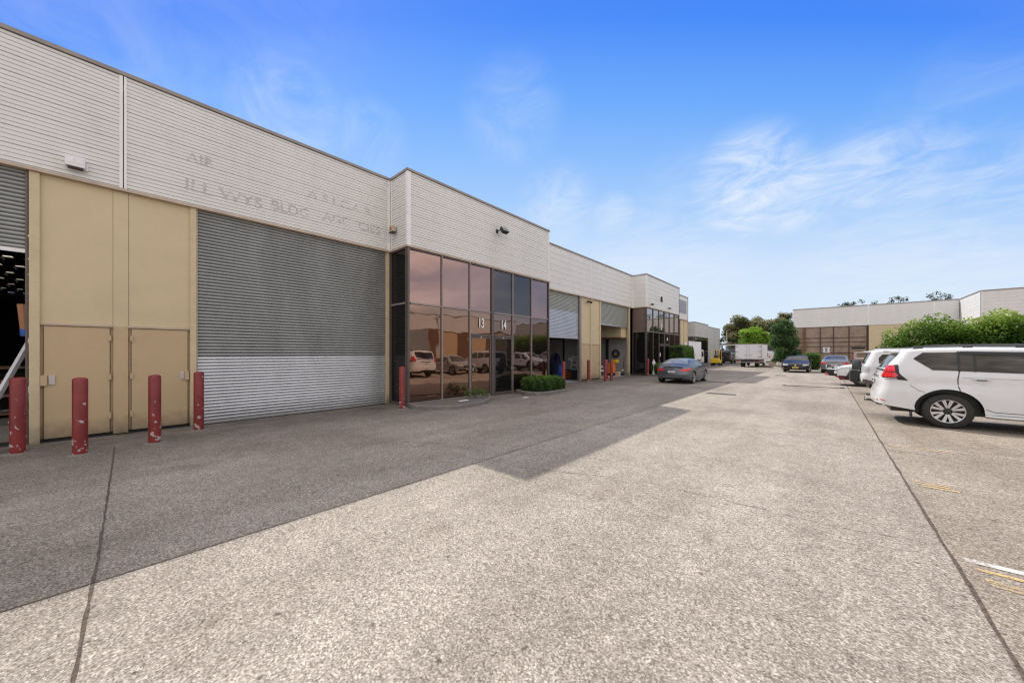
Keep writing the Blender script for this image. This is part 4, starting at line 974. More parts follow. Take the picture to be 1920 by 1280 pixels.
lightpole(13.5, 22.5, 5.6, 'slim light pole between the hedge and the opposite warehouse, seen in the glass', 1)
t = thing('mesh_fence', (-12, 92, 0), 'grey mesh fence closing the far end of the yard behind the trucks', 'fence')
fm, nt, b = _nt('grey_mesh'); out = nt.nodes['Material Output']; b.inputs['Base Color'].default_value = (.30, .30, .31, 1)
n = N(nt, 'ShaderNodeTexNoise', Scale=3.0, Detail=6.0); L(nt, coords(nt), n.inputs['Vector']); r = ramp(nt, n.outputs['Fac'], [(.3, (.25,) * 3), (.7, (.75,) * 3)])
tr_ = N(nt, 'ShaderNodeBsdfTransparent'); mx = N(nt, 'ShaderNodeMixShader'); L(nt, r.outputs[0], mx.inputs[0]); L(nt, tr_.outputs[0], mx.inputs[1]); L(nt, b.outputs[0], mx.inputs[2]); L(nt, mx.outputs[0], out.inputs['Surface'])
mb = MB(); mb.quad((-26, 92, 0), (2, 92, 0), (2, 92, 2.2), (-26, 92, 2.2)); mb.build('mesh_panel', fm, t)
for k in range(11):
    mb = MB(); mb.tube([(-26 + k * 2.8, 92, 0), (-26 + k * 2.8, 92, 2.35)], .05, 6); mb.build('post', M['wallgrey'], t)
mb = MB(); mb.box((-26, 92.0, 2.2), (2, 92.08, 2.26)); mb.build('rail', M['wallgrey'], t)
t = thing('carport', (-15, 88, 0), 'open carport with a pale beam under the gum tree', 'carport')
mb = MB(); mb.box((-17, 86, 3.55), (-8, 91, 3.7)); mb.build('roof', M['frame'], t)
mb = MB(); mb.box((-17, 85.9, 3.25), (-8, 86.0, 3.5)); mb.build('beam', M['wallgrey'], t)
for x in (-16.8, -12.5, -8.2):
    mb = MB(); mb.box((x, 86, 0), (x + .15, 86.15, 3.25)); mb.build('post', M['frame'], t)
mb = MB(); mb.box((-17, 90.8, 0), (-8, 91, 3.0)); mb.build('wall', fm, t)
# far tree line closing the horizon
P = []; T = []
for (x0, x1, y, h, n) in ((-70, -19, 140, 3.2, 5000), (-19, 60, 150, 5.0, 7000), (60, 260, 160, 6, 4000), (-400, -70, 170, 6, 3500)):
    xs = x0 + (x1 - x0) * RNG.random(n); hh = h * (.6 + .4 * np.abs(np.sin(xs * .13 + np.sin(xs * .05) * 3)))
    zs = hh * RNG.random(n) ** .7; P.append(np.stack([xs, y + RNG.normal(size=n) * 2, zs], 1)); T.append(.2 + .5 * RNG.random(n))
o = leaves('distant_trees', np.vstack(P), 1.5, M['leafpine'], None, tint=np.concatenate(T)); tag(o, 'low dark line of distant trees beyond the yard', 'trees', kind='stuff')

# drain strips
def strip_thing(name, p0, p1, w, label, m='grate'):
    t = thing(name, (*p0, 0), label, 'drain'); d = (Vector(p1) - Vector(p0)); l = d.length; d /= l; nrm = Vector((-d.y, d.x))
    mb = MB(); a, b = Vector(p0), Vector(p1)
    mb.hexa([(*(a + nrm * w / 2), .002), (*(b + nrm * w / 2), .002), (*(b - nrm * w / 2), .002), (*(a - nrm * w / 2), .002)] + [(*(a + nrm * w / 2 * .8), .022), (*(b + nrm * w / 2 * .8), .022), (*(b - nrm * w / 2 * .8), .022), (*(a - nrm * w / 2 * .8), .022)])
    mb.build('channel', M[m], t)
    for e in (a, b):
        mb = MB(); mb.lathe([(w * .9, 0), (w * .8, .035), (.001, .04)], (e.x, e.y, .002), n=8); mb.build('end_block', M[m], t)
    return t
strip_thing('drain_channel', (-1.62, 22.9), (.56, 22.95), .10, 'long thin dark drainage strip in the sunlit lane ahead of the parked wagons')
strip_thing('drain_channel', (-5.35, 22.9), (-4.15, 22.9), .09, 'thin dark drainage strip in the shade just right of the dark coupe')
t = thing('drain_grate', (-3.3, 16.3, 0), 'dark rectangular drain grate at the edge of the shade in the lane', 'drain')
mb = MB(); mb.box((-3.75, 16.32, .002), (-2.72, 16.62, .012)); mb.build('frame', M['grate'], t)
mb = MB(); [mb.box((-3.7 + k * .1, 16.35, .0125), (-3.66 + k * .1, 16.59, .018)) for k in range(10)]; mb.build('grille', M['frame'], t)
t = thing('drain_cover', (-2.6, 32.8, 0), 'small dark drain cover in the sunlit lane in front of the black hatchback', 'drain')
mb = MB(); mb.box((-2.85, 32.6, .002), (-2.25, 33.3, .012)); mb.build('cover', M['grate'], t)
# ================================================================== VEHICLES
def lerp(a, b, t): return a + (b - a) * t
def plin(pts, x):
    if x <= pts[0][0]: return pts[0][1]
    for (a, b), (c, d) in zip(pts[:-1], pts[1:]):
        if x <= c: 
            t = (x - a) / (c - a) if c > a else 0; return b + (d - b) * t
    return pts[-1][1]
def psm(pts, x, w=.06):     # lightly smoothed polyline
    return (plin(pts, x - w) + 2 * plin(pts, x) + plin(pts, x + w)) / 4
class Car:
    """local frame: x forward from the rear bumper, y to the left, z up"""
    def __init__(s, name, label, cat, Lc, W, top, xr, xf, low, belt, rw, fw, wr, paint, group=None, tumble=.28, rc=.20, arch=None, wb=None, rnd=.10, crown=.035, hp=None):
        s.L, s.W, s.top, s.xr, s.xf, s.low, s.belt = Lc, W / 2, top, xr, xf, low, belt
        s.rw, s.fw, s.wr, s.rc, s.tm, s.rnd, s.crown = rw, fw, wr, rc, tumble, rnd, crown
        s.arch = arch or wr * 1.24; s.paint = paint
        s.root = bpy.data.objects.new(name, None); COL.objects.link(s.root); tag(s.root, label, cat, group)
        s.shell()
    def zt(s, X): return psm(s.top, X)
    def hw(s, X, z):
        w = s.W
        for d in (X, s.L - X):
            if d < s.rc: q = 1 - d / s.rc; w -= s.rc * (1 - math.sqrt(max(0, 1 - q * q))) * .85
            if d < 1.1: w -= .035 * (1 - d / 1.1) ** 2
        if z > s.belt: w -= (z - s.belt) * s.tm + .012
        else:
            u = (s.belt - z) / s.belt; w -= .035 * (2 * u - .55) ** 2 if u > .275 else 0
            w -= max(0, (z - s.belt + .12)) * .10
            k = s.belt / 1.3     # body side sculpting: crease below the shoulder, swollen arches
            w -= .016 * math.exp(-((z - .99 * k) / (.07 * k)) ** 2) - .006 * math.exp(-((z - 1.12 * k) / (.04 * k)) ** 2)
            for cc in (s.rw, s.fw): w += .022 * math.exp(-((X - cc) / .5) ** 2) * math.exp(-((z - s.wr * 1.9) / .22) ** 2)
        return w
    def xx(s, X, z):
        a = 1.0
        return X + plin(s.xr, z) * max(0, 1 - X / a) - plin(s.xf, z) * max(0, 1 - (s.L - X) / a)
    def Xof(s, x, z):       # real x -> nominal
        r = plin(s.xr, z); f = plin(s.xf, z)
        if x < 1.0: return (x - r) / (1 - r)
        if x > s.L - 1.0: return (x - s.L + 1 + 0) / (1 - f) * 1 + s.L - 1 if f < .95 else x
        return x
    def zl(s, X):
        z = plin(s.low, X)
        for c in (s.rw, s.fw):
            d = abs(X - c)
            if d < s.arch: z = max(z, s.wr + math.sqrt(s.arch ** 2 - d * d) * .98)
        return z
    def shell(s):
        Xs = set(np.linspace(0, s.L, 60))
        for d in (0, .02, .05, .09, .14, .2): Xs |= {d, s.L - d}
        for c in (s.rw, s.fw):
            for k in range(25): Xs.add(c - s.arch * math.cos(math.pi * k / 24))
            Xs |= {c - s.arch - .002, c + s.arch + .002}
        Xs = sorted(Xs); rows = []
        nz, nr, nt = 12, 5, 7
        for X in Xs:
            zt, zl = s.zt(X), min(s.zl(X), s.zt(X) - .1); r = s.rnd; sec = []
            zs = [zl + (zt - r - zl) * (k / nz) for k in range(nz + 1)]
            for z in zs: sec.append((s.xx(X, z), s.hw(X, z), z))
            w0 = s.hw(X, zt - r)
            for k in range(1, nr + 1):
                a = math.pi / 2 * k / nr; z = zt - r + r * math.sin(a); sec.append((s.xx(X, z), w0 - r * 1.3 * (1 - math.cos(a)), z))
            w1 = w0 - r * 1.3
            for k in range(1, nt + 1):
                y = w1 * (1 - k / nt); sec.append((s.xx(X, zt), y, zt + s.crown * (1 - (y / w1) ** 2)))
            full = sec + [(p[0], -p[1], p[2]) for p in reversed(sec[:-1])]
            rows.append(full)
        mb = MB(); mb.grid(rows)
        # end caps: bulged
        for ri, sg in ((0, -1), (-1, 1)):
            row = rows[ri]; n = len(row); h = n // 2; P = []
            for i in range(h + 1):
                a, b = row[i], row[n - 1 - i]; line = []
                for k in range(9):
                    t = k / 8; y = lerp(a[1], b[1], t); line.append((a[0] + sg * .05 * (1 - (2 * t - 1) ** 2), y, lerp(a[2], b[2], t)))
                P.append(line)
            mb.grid(P)
        s.body = mb.build('body', s.paint, s.root, smooth=True)
        # underbody and wheel wells
        mb = MB(); wi = s.W - .27
        mb.box((.25, -wi, s.wr * .75), (s.L - .25, wi, s.belt - .2)); mb.build('underbody', M['black'], s.root)
        for c in (s.rw, s.fw):
            for sg in (-1, 1):
                pass
        mb = MB()
        for c in (s.rw, s.fw):
            for sg in (-1, 1):
                A = []; B = []
                for k in range(17):
                    a = math.pi * k / 16; x = c - (s.arch + .004) * math.cos(a); z = s.wr + (s.arch + .004) * math.sin(a) * .98
                    A.append((x, sg * (s.W - .03), z)); B.append((x, sg * (s.W - .30), z))
                mb.grid([A, B])
        mb.build('wheel_well', M['black'], s.root)
    def side(s, x, z, sg, off=.004, X=None):
        X = s.Xof(x, z) if X is None else X; X = min(max(X, 0), s.L)
        zt = s.zt(X); r = s.rnd
        y = s.hw(X, min(z, zt - r))
        if z > zt - r:
            q = min(1, (z - zt + r) / r); y -= r * 1.3 * (1 - math.sqrt(max(0, 1 - q * q)))
        return (s.xx(X, z), sg * (y + off), z)
    def sidepanel(s, name, m, upper, lower, off=.005, n=14, both=True, parent=None, sides=None, nz=6):
        x0 = max(upper[0][0], lower[0][0]); x1 = min(upper[-1][0], lower[-1][0]); o = None
        out = []
        for sg in (sides or ((-1, 1) if both else (-1,))):
            mb = MB(); P = []
            xs = sorted(set([x0 + (x1 - x0) * k / n for k in range(n + 1)] + [p[0] for p in upper + lower if x0 <= p[0] <= x1]))
            for x in xs:
                zu, zd = plin(upper, x), plin(lower, x); P.append([s.side(x, lerp(zd, zu, k / nz), sg, off) for k in range(nz + 1)])
            mb.grid(P); out.append(mb.build(name, m, parent or s.root, smooth=True))
        return out
    def sideline(s, pts, w=.012, m=None, name='door_seam', sides=(-1, 1), off=.003, parent=None):
        for sg in sides:
            mb = MB()
            dense = []
            for a, b in zip(pts[:-1], pts[1:]):
                for k in range(5): dense.append((lerp(a[0], b[0], k / 5), lerp(a[1], b[1], k / 5)))
            dense.append(pts[-1]); A = []; B = []
            for i, p in enumerate(dense):
                q = dense[min(i + 1, len(dense) - 1)]; o = dense[max(i - 1, 0)]; dx, dz = q[0] - o[0], q[1] - o[1]; l = math.hypot(dx, dz) or 1
                A.append(s.side(p[0] - dz / l * w / 2, p[1] + dx / l * w / 2, sg, off)); B.append(s.side(p[0] + dz / l * w / 2, p[1] - dx / l * w / 2, sg, off))
            mb.grid([A, B]); mb.build(name, m or M['black'], parent or s.body, smooth=True)
    def toppt(s, x, y, off=.005, frac=1):
        X = x; zt = s.zt(X); w1 = s.hw(X, zt - s.rnd) - s.rnd * 1.3
        return (s.xx(X, zt), y * w1, zt + s.crown * (1 - y * y) + off)
    def toppanel(s, name, m, x0, x1, w0, w1, off=.006, n=12):
        mb = MB(); P = []
        dz = abs(s.zt(x1) - s.zt(x0)) / abs(x1 - x0)
        for k in range(n + 1):
            x = lerp(x0, x1, k / n); w = lerp(w0, w1, k / n)
            P.append([s.toppt(x, w * (j / 5 - 1), off * (1 + dz)) for j in range(11)])
        mb.grid(P); return mb.build(name, m, s.root, smooth=True)
    def endpt(s, y, z, rear=True, off=.006):
        X = 0 if rear else s.L; w = s.hw(X, z); 
        if abs(y) <= w:
            b = .05 * (1 - (y / w) ** 2); x = s.xx(X, z) + (-b - off if rear else b + off); return (x, y, z)
        # past the corner: follow the side surface
        d = 0
        while s.hw(d if rear else s.L - d, z) < abs(y) and d < .3: d += .01
        X = d if rear else s.L - d
        return (s.xx(X, z) + (-off if rear else off), y, z)
    def endpanel(s, name, m, y0, y1, z0, z1, rear=True, off=.008, n=8, parent=None, th=0, skew=0):
        mb = MB(); P = []
        for k in range(n + 1):
            y = lerp(y0, y1, k / n); P.append([s.endpt(y, lerp(z0, z1, j / 5) , rear, off) for j in range(6)])
        mb.grid(P)
        return mb.build(name, m, parent or s.root, smooth=True)
    def endbox(s, name, m, y0, y1, z0, z1, d, rear=True, parent=None, bevel=.01):
        x = s.endpt((y0 + y1) / 2, (z0 + z1) / 2, rear, 0)[0]; mb = MB()
        if rear: mb.box((x - d, y0, z0), (x + .06, y1, z1))
        else: mb.box((x - .06, y0, z0), (x + d, y1, z1))
        return mb.build(name, m, parent or s.root, bevel=bevel)
    def wheels(s, wd=.25, rimr=.66, spokes=6, twin=True, rimm=None, inset=.02, dark=False):
        for c in (s.rw, s.fw):
            for sg in (-1, 1):
                e = bpy.data.objects.new('wheel', None); COL.objects.link(e); e.parent = s.root
                yo = sg * (s.W - inset); e.location = (c, yo, s.wr)
                r = s.wr; ri = r * rimr
                mb = MB(); y = lambda q: -sg * q
                mb.lathe([(ri, y(.015)), (ri * 1.03, y(.0)), (r * .90, y(-.002)), (r * .97, y(.02)), (r, y(.05)), (r, y(wd - .05)), (r * .97, y(wd - .02)), (r * .9, y(wd)), (ri, y(wd)), (ri, y(.015))], (0, 0, 0), 'y', 36)
                mb.build('tyre', M['tyre'], e, smooth=True)
                mb = MB(); mb.lathe([(.001, y(.07)), (ri * .97, y(.07)), (ri * .97, y(.09))], (0, 0, 0), 'y', 28); mb.build('brake_disc', M['rimdark'], e)
                mb = MB(); mb.lathe([(ri * .93, y(.03)), (ri * .95, y(.006)), (ri * 1.0, y(.004)), (ri * 1.0, y(.06)), (ri * .93, y(.06))], (0, 0, 0), 'y', 36)
                offs = (-.16, .16) if twin else (0,)
                for k in range(spokes):
                    for o_ in offs:
                        a = 2 * math.pi * k / spokes + math.pi / 2; a1 = a + o_ * .75; a2 = a + o_ * 1.5
                        w1 = ri * (.070 if twin else .10); w2 = ri * (.115 if twin else .13)
                        p1 = Vector((math.cos(a1), 0, math.sin(a1))) * ri * .28; p2 = Vector((math.cos(a2), 0, math.sin(a2))) * ri * .95
                        d = (p2 - p1).normalized(); t = Vector((-d.z, 0, d.x))
                        q = [p1 + t * w1, p1 - t * w1, p2 - t * w2, p2 + t * w2]
                        mb.hexa([(v.x, y(.045), v.z) for v in q] + [(v.x, y(.018 if i < 2 else .012), v.z) for i, v in enumerate(q)])
                mb.build('rim', rimm or M['rim'], e)
                mb = MB(); mb.lathe([(.001, y(.008)), (ri * .16, y(.008)), (ri * .20, y(.02)), (ri * .30, y(.024)), (ri * .30, y(.05))], (0, 0, 0), 'y', 20); mb.build('hub_cap', M['black'] if twin else M['rim'], e, smooth=True)
    def place(s, x, y, heading):
        s.root.rotation_euler = (0, 0, heading); s.root.location = (x, y, 0)
    def mirror(s, x, z, m=None, w=.20):
        for sg in (-1, 1):
            p = s.side(x, z, sg, 0); mb = MB(); mb.box((x - .07, p[1] + sg * .03, z - .02), (x + .06, p[1] + sg * (.03 + w), z + .13)) ; mb.build('side_mirror', m or s.paint, s.root, bevel=.025)
            mb = MB(); mb.box((x - .03, p[1] - sg * .06, z - .04), (x + .03, p[1] + sg * .05, z + .02)); mb.build('mirror_foot', M['black'], s.root)
    def handles(s, pts, m=None, L_=.2):
        for (x, z) in pts:
            for sg in (-1, 1):
                a = s.side(x - L_ / 2, z, sg, .0); b = s.side(x, z + .006, sg, .035); c = s.side(x + L_ / 2, z, sg, .0)
                mb = MB(); mb.tube([a, (lerp(a[0], b[0], .4), b[1], b[2]), (lerp(c[0], b[0], .4), b[1], b[2]), c], .014, 7); mb.build('door_handle', m or s.paint, s.root, smooth=True)
    def plateset(s, m, y, z, rear, w=.37, h=.11, chars=6, off=.03):
        x = s.endpt(y, z, rear, off)[0]; mb = MB(); sgx = -1 if rear else 1
        mb.box((x - .006, y - w / 2, z - h / 2), (x + .006, y + w / 2, z + h / 2)); p = mb.build('number_plate', m, s.root)
        mb = MB()
        for k in range(chars):
            yy = y - w * .40 + w * .8 * (k + .5) / chars; fx = x + sgx * .008
            rr = random.Random(k + int(y * 10))
            mb.box((fx - .001, yy - w * .045, z - h * .28), (fx + .001, yy - w * .02, z + h * .28)); 
            if rr.random() < .8: mb.box((fx - .001, yy - w * .02, z + h * .18), (fx + .001, yy + w * .035, z + h * .28))
            if rr.random() < .7: mb.box((fx - .001, yy - w * .02, z - h * .06), (fx + .001, yy + w * .03, z + h * .04))
            if rr.random() < .6: mb.box((fx - .001, yy + w * .02, z - h * .28), (fx + .001, yy + w * .04, z + h * .1))
        mb.build('plate_text', M['ink'], p)

M['railgrey'] = mat('dark_grey_rail', (.09, .09, .095), .4, metal=.4)
WAG = 'vehicles parked nose-in along the right side'
# ---- 1. big white wagon in front (heading +x)
c = Car('parked_wagon', 'large white four-wheel-drive wagon with roof rails and tow hitch, nearest on the right', 'car', 4.93, 1.885,
        top=[(0, 1.70), (.12, 1.775), (.5, 1.80), (1.5, 1.815), (2.5, 1.80), (3.0, 1.75), (3.15, 1.69), (3.75, 1.21), (3.95, 1.15), (4.7, 1.02), (4.93, .90)],
        xr=[(.30, .10), (.42, .015), (.55, .0), (.72, .0), (.80, .045), (.90, .06), (1.05, .085), (1.30, .15), (1.42, .21), (1.72, .40), (1.85, .48)],
        xf=[(.3, .12), (.5, .0), (.8, .0), (1.0, .1)],
        low=[(0, .47), (.25, .42), (.62, .36), (1.6, .37), (3.3, .37), (4.4, .36), (4.93, .42)],
        belt=1.30, rw=1.10, fw=3.89, wr=.388, paint=M['pwhite'], group=WAG, tumble=.24, rc=.24, arch=.505, rnd=.075, crown=.03)
c.sidepanel('side_window', M['cglass'], [(.60, 1.575), (.74, 1.705), (1.24, 1.715)], [(.60, 1.555), (.88, 1.305), (1.24, 1.30)])
w = c.sidepanel('side_window', M['cglass'], [(1.275, 1.72), (2.14, 1.70)], [(1.275, 1.295), (2.14, 1.27)], n=10)
c.sidepanel('side_window', M['cglass'], [(2.20, 1.70), (2.95, 1.66), (3.55, 1.26)], [(2.20, 1.27), (3.55, 1.235)], n=10)
c.sidepanel('weather_shield', M['black'], [(1.28, 1.735), (2.16, 1.715)], [(1.28, 1.665), (2.16, 1.645)], off=.022)
c.sidepanel('weather_shield', M['black'], [(2.20, 1.715), (2.95, 1.675)], [(2.20, 1.645), (2.95, 1.61)], off=.022)
c.sidepanel('window_pillar', M['black'], [(1.24, 1.735), (1.275, 1.735)], [(1.24, 1.285), (1.275, 1.285)], off=.008, n=2)
c.sidepanel('window_pillar', M['black'], [(1.46, 1.68), (1.50, 1.68)], [(1.50 - .04, 1.285), (1.54, 1.285)], off=.008, n=2)
c.sidepanel('window_pillar', M['black'], [(2.12, 1.71), (2.22, 1.71)], [(2.12, 1.27), (2.22, 1.27)], off=.009, n=2)
c.sideline([(1.26, 1.29), (1.235, 1.1), (1.245, .96), (1.27, .86)], .016); c.sideline([(2.17, 1.27), (2.19, .9), (2.17, .40)]); c.sideline([(3.35, 1.22), (3.38, .9), (3.30, .6)]); c.sideline([(.47, 1.06), (.55, .93), (.68, .82), (.76, .80)], .008); c.sideline([(1.62, .48), (1.75, .43), (3.3, .43)], .012)
c.sideline([(1.3, 1.15), (2.1, 1.14)], .004); c.sideline([(.6, .80), (1.2, .93), (1.9, .86), (3.3, .82)], .004, m=M['pwhite'])
c.sidepanel('handle_recess_shade', M['railgrey'], [(1.49, 1.135), (1.63, 1.135)], [(1.49, 1.095), (1.63, 1.095)], off=.004, n=4)  # dark patch painted as the shaded hollow behind the handle
c.handles([(1.56, 1.125), (2.45, 1.115)], m=M['pwhite'], L_=.26)
# tail lamps: black bezel wrapping, red lenses
c.sidepanel('lamp_bezel', M['black'], [(.10, 1.10), (.20, 1.40), (.345, 1.42), (.355, 1.40), (.335, 1.27), (.40, 1.17), (.50, 1.055)], [(.10, 1.10), (.16, 1.07), (.50, 1.05)], off=.007, n=24)
for o in c.sidepanel('tail_lamp', M['lred'], [(.105, 1.24), (.18, 1.40), (.285, 1.405), (.315, 1.27), (.30, 1.255)], [(.105, 1.235), (.12, 1.262), (.30, 1.25)], off=.016, n=14): pass
for o in c.sidepanel('tail_lamp', M['lred'], [(.095, 1.235), (.30, 1.235), (.345, 1.17)], [(.095, 1.12), (.31, 1.115), (.345, 1.165)], off=.016, n=14): pass
c.sidepanel('reverse_lens', M['lclear'], [(.12, 1.10), (.33, 1.095)], [(.12, 1.075), (.35, 1.07)], off=.014, n=8)
for sg in (-1, 1):
    c.endpanel('tail_lamp', M['lred'], sg * .70, sg * .80, 1.12, 1.40, off=.02)
c.endpanel('rear_window', M['cglass'], -.66, .66, 1.34, 1.68, off=.008)
c.endbox('rear_wiper_housing', M['black'], -.62, .62, 1.27, 1.30, .01)
c.endbox('spoiler', M['pwhite'], -.62, .62, 1.70, 1.76, .13, bevel=.02)
c.endbox('door_garnish', M['chrome'], -.40, .40, 1.10, 1.15, .025)
c.plateset(M['plate'], 0.0, 1.0, True)
c.endpanel('bumper_seam', M['black'], -.66, .66, .79, .80, off=.006)
for sg in (-1, 1): c.endpanel('reflector', M['lred'], sg * .72, sg * .78, .53, .56, off=.01)
c.sidepanel('reflector', M['lred'], [(.06, .575), (.15, .54)], [(.06, .55), (.15, .525)], off=.006, n=3)
t = MB(); t.tube([(.35, 0, .42), (.0, 0, .43), (-.05, 0, .46), (-.17, 0, .46)], .028, 6); hb = t.build('tow_bar', M['black'], c.root)
t = MB(); t.tube([(-.15, 0, .45), (-.15, 0, .52)], [.028, .02], 8); t.lathe([(.001, -.03), (.025, -.015), (.03, .0), (.025, .02), (.001, .03)], (-.15, 0, .55), n=12); t.build('tow_ball', M['chrome'], hb, smooth=True)
t = MB(); t.box((.02, -.5, .40), (.12, .5, .47)); t.build('tow_crossbar', M['black'], c.root, bevel=.01)
for sg in (-1, 1):
    # mud flap and side step, arch lip, rail
    t = MB(); t.box((.545, sg * .70 if sg > 0 else -.90, .20), (.575, .90 if sg > 0 else -.70, .52)); t.build('mud_flap', M['black'], c.root)
    t = MB(); t.tube([(1.62, sg * .90, .335), (1.75, sg * .95, .33), (3.3, sg * .95, .33), (3.4, sg * .90, .335)], .038, 8); t.build('side_step', M['alum'], c.root, smooth=True)
    A = []
    for (x, z) in ((.62, 1.79), (.78, 1.855), (1.1, 1.872), (2.0, 1.872), (2.55, 1.865), (2.78, 1.80)):
        A.append((x, sg * .66, z))
    t = MB(); t.tube(A, .022, 8); r = t.build('roof_rail', M['railgrey'], c.root, smooth=True)
    for x in (.70, 1.42, 2.12, 2.70):
        t = MB(); t.box((x - .07, sg * .66 - .02, 1.78), (x + .07, sg * .66 + .02, 1.862)); t.build('rail_foot', M['railgrey'], r)
for sg in (-1, 1):
    for cx in (c.rw, c.fw):
        A = []; B = []
        for k in range(21):
            a = math.pi * (k / 20); X = cx - (c.arch + .0) * math.cos(a); z = c.wr + c.arch * math.sin(a) * .98
            p = c.side(X, max(z, c.zl(cx - c.arch - .01)), sg, .004, X=X); A.append(p); B.append((p[0] + (.035 * -math.cos(a)) * -1 * -1, p[1] - sg * .0, p[2] + .035 * math.sin(a)))
        t = MB(); t.grid([A, [(q[0], sg * (abs(q[1]) - .05), q[2]) for q in A]]); t.build('arch_lip', M['black'], c.root)
c.endbox('grille', M['black'], -.5, .5, .72, .98, .02, rear=False)
for sg in (-1, 1): c.endpanel('headlight', M['lclear'], sg * .52, sg * .84, .82, .98, rear=False)
c.toppanel('windscreen', M['cglass'], 3.16, 3.74, .93, .97)
c.mirror(3.25, 1.22); c.wheels(.26, .665, 6, True)
c.place(.92, 12.34 + .9425, 0)

# ---- 2. second white wagon with spare wheel on the rear door
c = Car('parked_wagon', 'white four-wheel-drive wagon with a black cased spare wheel on its rear door', 'car', 4.7, 1.875,
        top=[(0, 1.74), (.12, 1.79), (.6, 1.82), (2.4, 1.82), (3.0, 1.74), (3.6, 1.22), (3.8, 1.15), (4.55, 1.03), (4.7, .9)],
        xr=[(.35, .12), (.5, .02), (.62, .0), (.86, .0), (.88, .06), (1.15, .09), (1.45, .20), (1.8, .33)], xf=[(.3, .1), (.5, 0), (1, .08)],
        low=[(0, .55), (.3, .46), (.6, .42), (4.2, .40), (4.7, .45)], belt=1.24, rw=1.05, fw=3.82, wr=.38, paint=M['pwhite'], group=WAG, tumble=.22, rc=.26, rnd=.09)
c.sidepanel('side_window', M['cglass'], [(.50, 1.50), (.60, 1.64), (1.2, 1.68)], [(.50, 1.30), (.6, 1.26), (1.2, 1.25)])
c.sidepanel('side_window', M['cglass'], [(1.3, 1.69), (2.1, 1.69)], [(1.3, 1.26), (2.1, 1.25)])
c.sidepanel('side_window', M['cglass'], [(2.2, 1.69), (2.9, 1.64), (3.4, 1.25)], [(2.2, 1.25), (3.4, 1.22)])
c.sideline([(1.25, 1.7), (1.25, .9)]); c.sideline([(2.15, 1.25), (2.15, .45)])
for sg in (-1, 1): c.endpanel('tail_lamp', M['lclear'], sg * .68, sg * .90, .90, 1.16, off=.015)
c.sidepanel('tail_lamp', M['lclear'], [(.08, 1.08), (.14, 1.14), (.20, 1.12), (.235, 1.03)], [(.08, .92), (.235, .93)], off=.012, n=8)
c.endpanel('rear_window', M['cglass'], -.64, .64, 1.28, 1.66); c.endbox('spoiler', M['pwhite'], -.6, .6, 1.71, 1.77, .15, bevel=.02)
c.sidepanel('bumper_skirt', M['frame'], [(.03, .66), (.16, .64), (.40, .56), (.62, .56)], [(.05, .52), (.30, .48), (.62, .44)], off=.012, n=10)
c.endpanel('bumper_skirt', M['frame'], -.86, .86, .46, .64, off=.02)
t = MB(); t.lathe([(.001, -.28), (.30, -.27), (.37, -.22), (.385, -.1), (.36, -.02), (.001, -.01)], (.06, .05, 1.02), 'x', 28); t.build('spare_wheel_cover', M['black'], c.root, smooth=True)
t = MB(); t.box((-.30, -.55, .50), (-.02, .35, 1.02)); t.build('rear_carry_box', M['dark2'], c.root, bevel=.05)
t = MB(); t.box((-.31, -.54, .96), (-.02, .36, 1.0)); t.build('box_trim', M['alum'], c.root)
c.wheels(.26, .62, 6, False); c.mirror(3.1, 1.2)
for sg in (-1, 1): t = MB(); t.tube([(.5, sg * .62, 1.86), (2.6, sg * .62, 1.88)], .02, 6); t.build('roof_rail', M['alum'], c.root)
c.endbox('grille', M['black'], -.5, .5, .72, .98, .02, rear=False)
c.toppanel('windscreen', M['cglass'], 3.02, 3.58, .93, .97)
c.place(1.02, 19.75 + .94, 0)

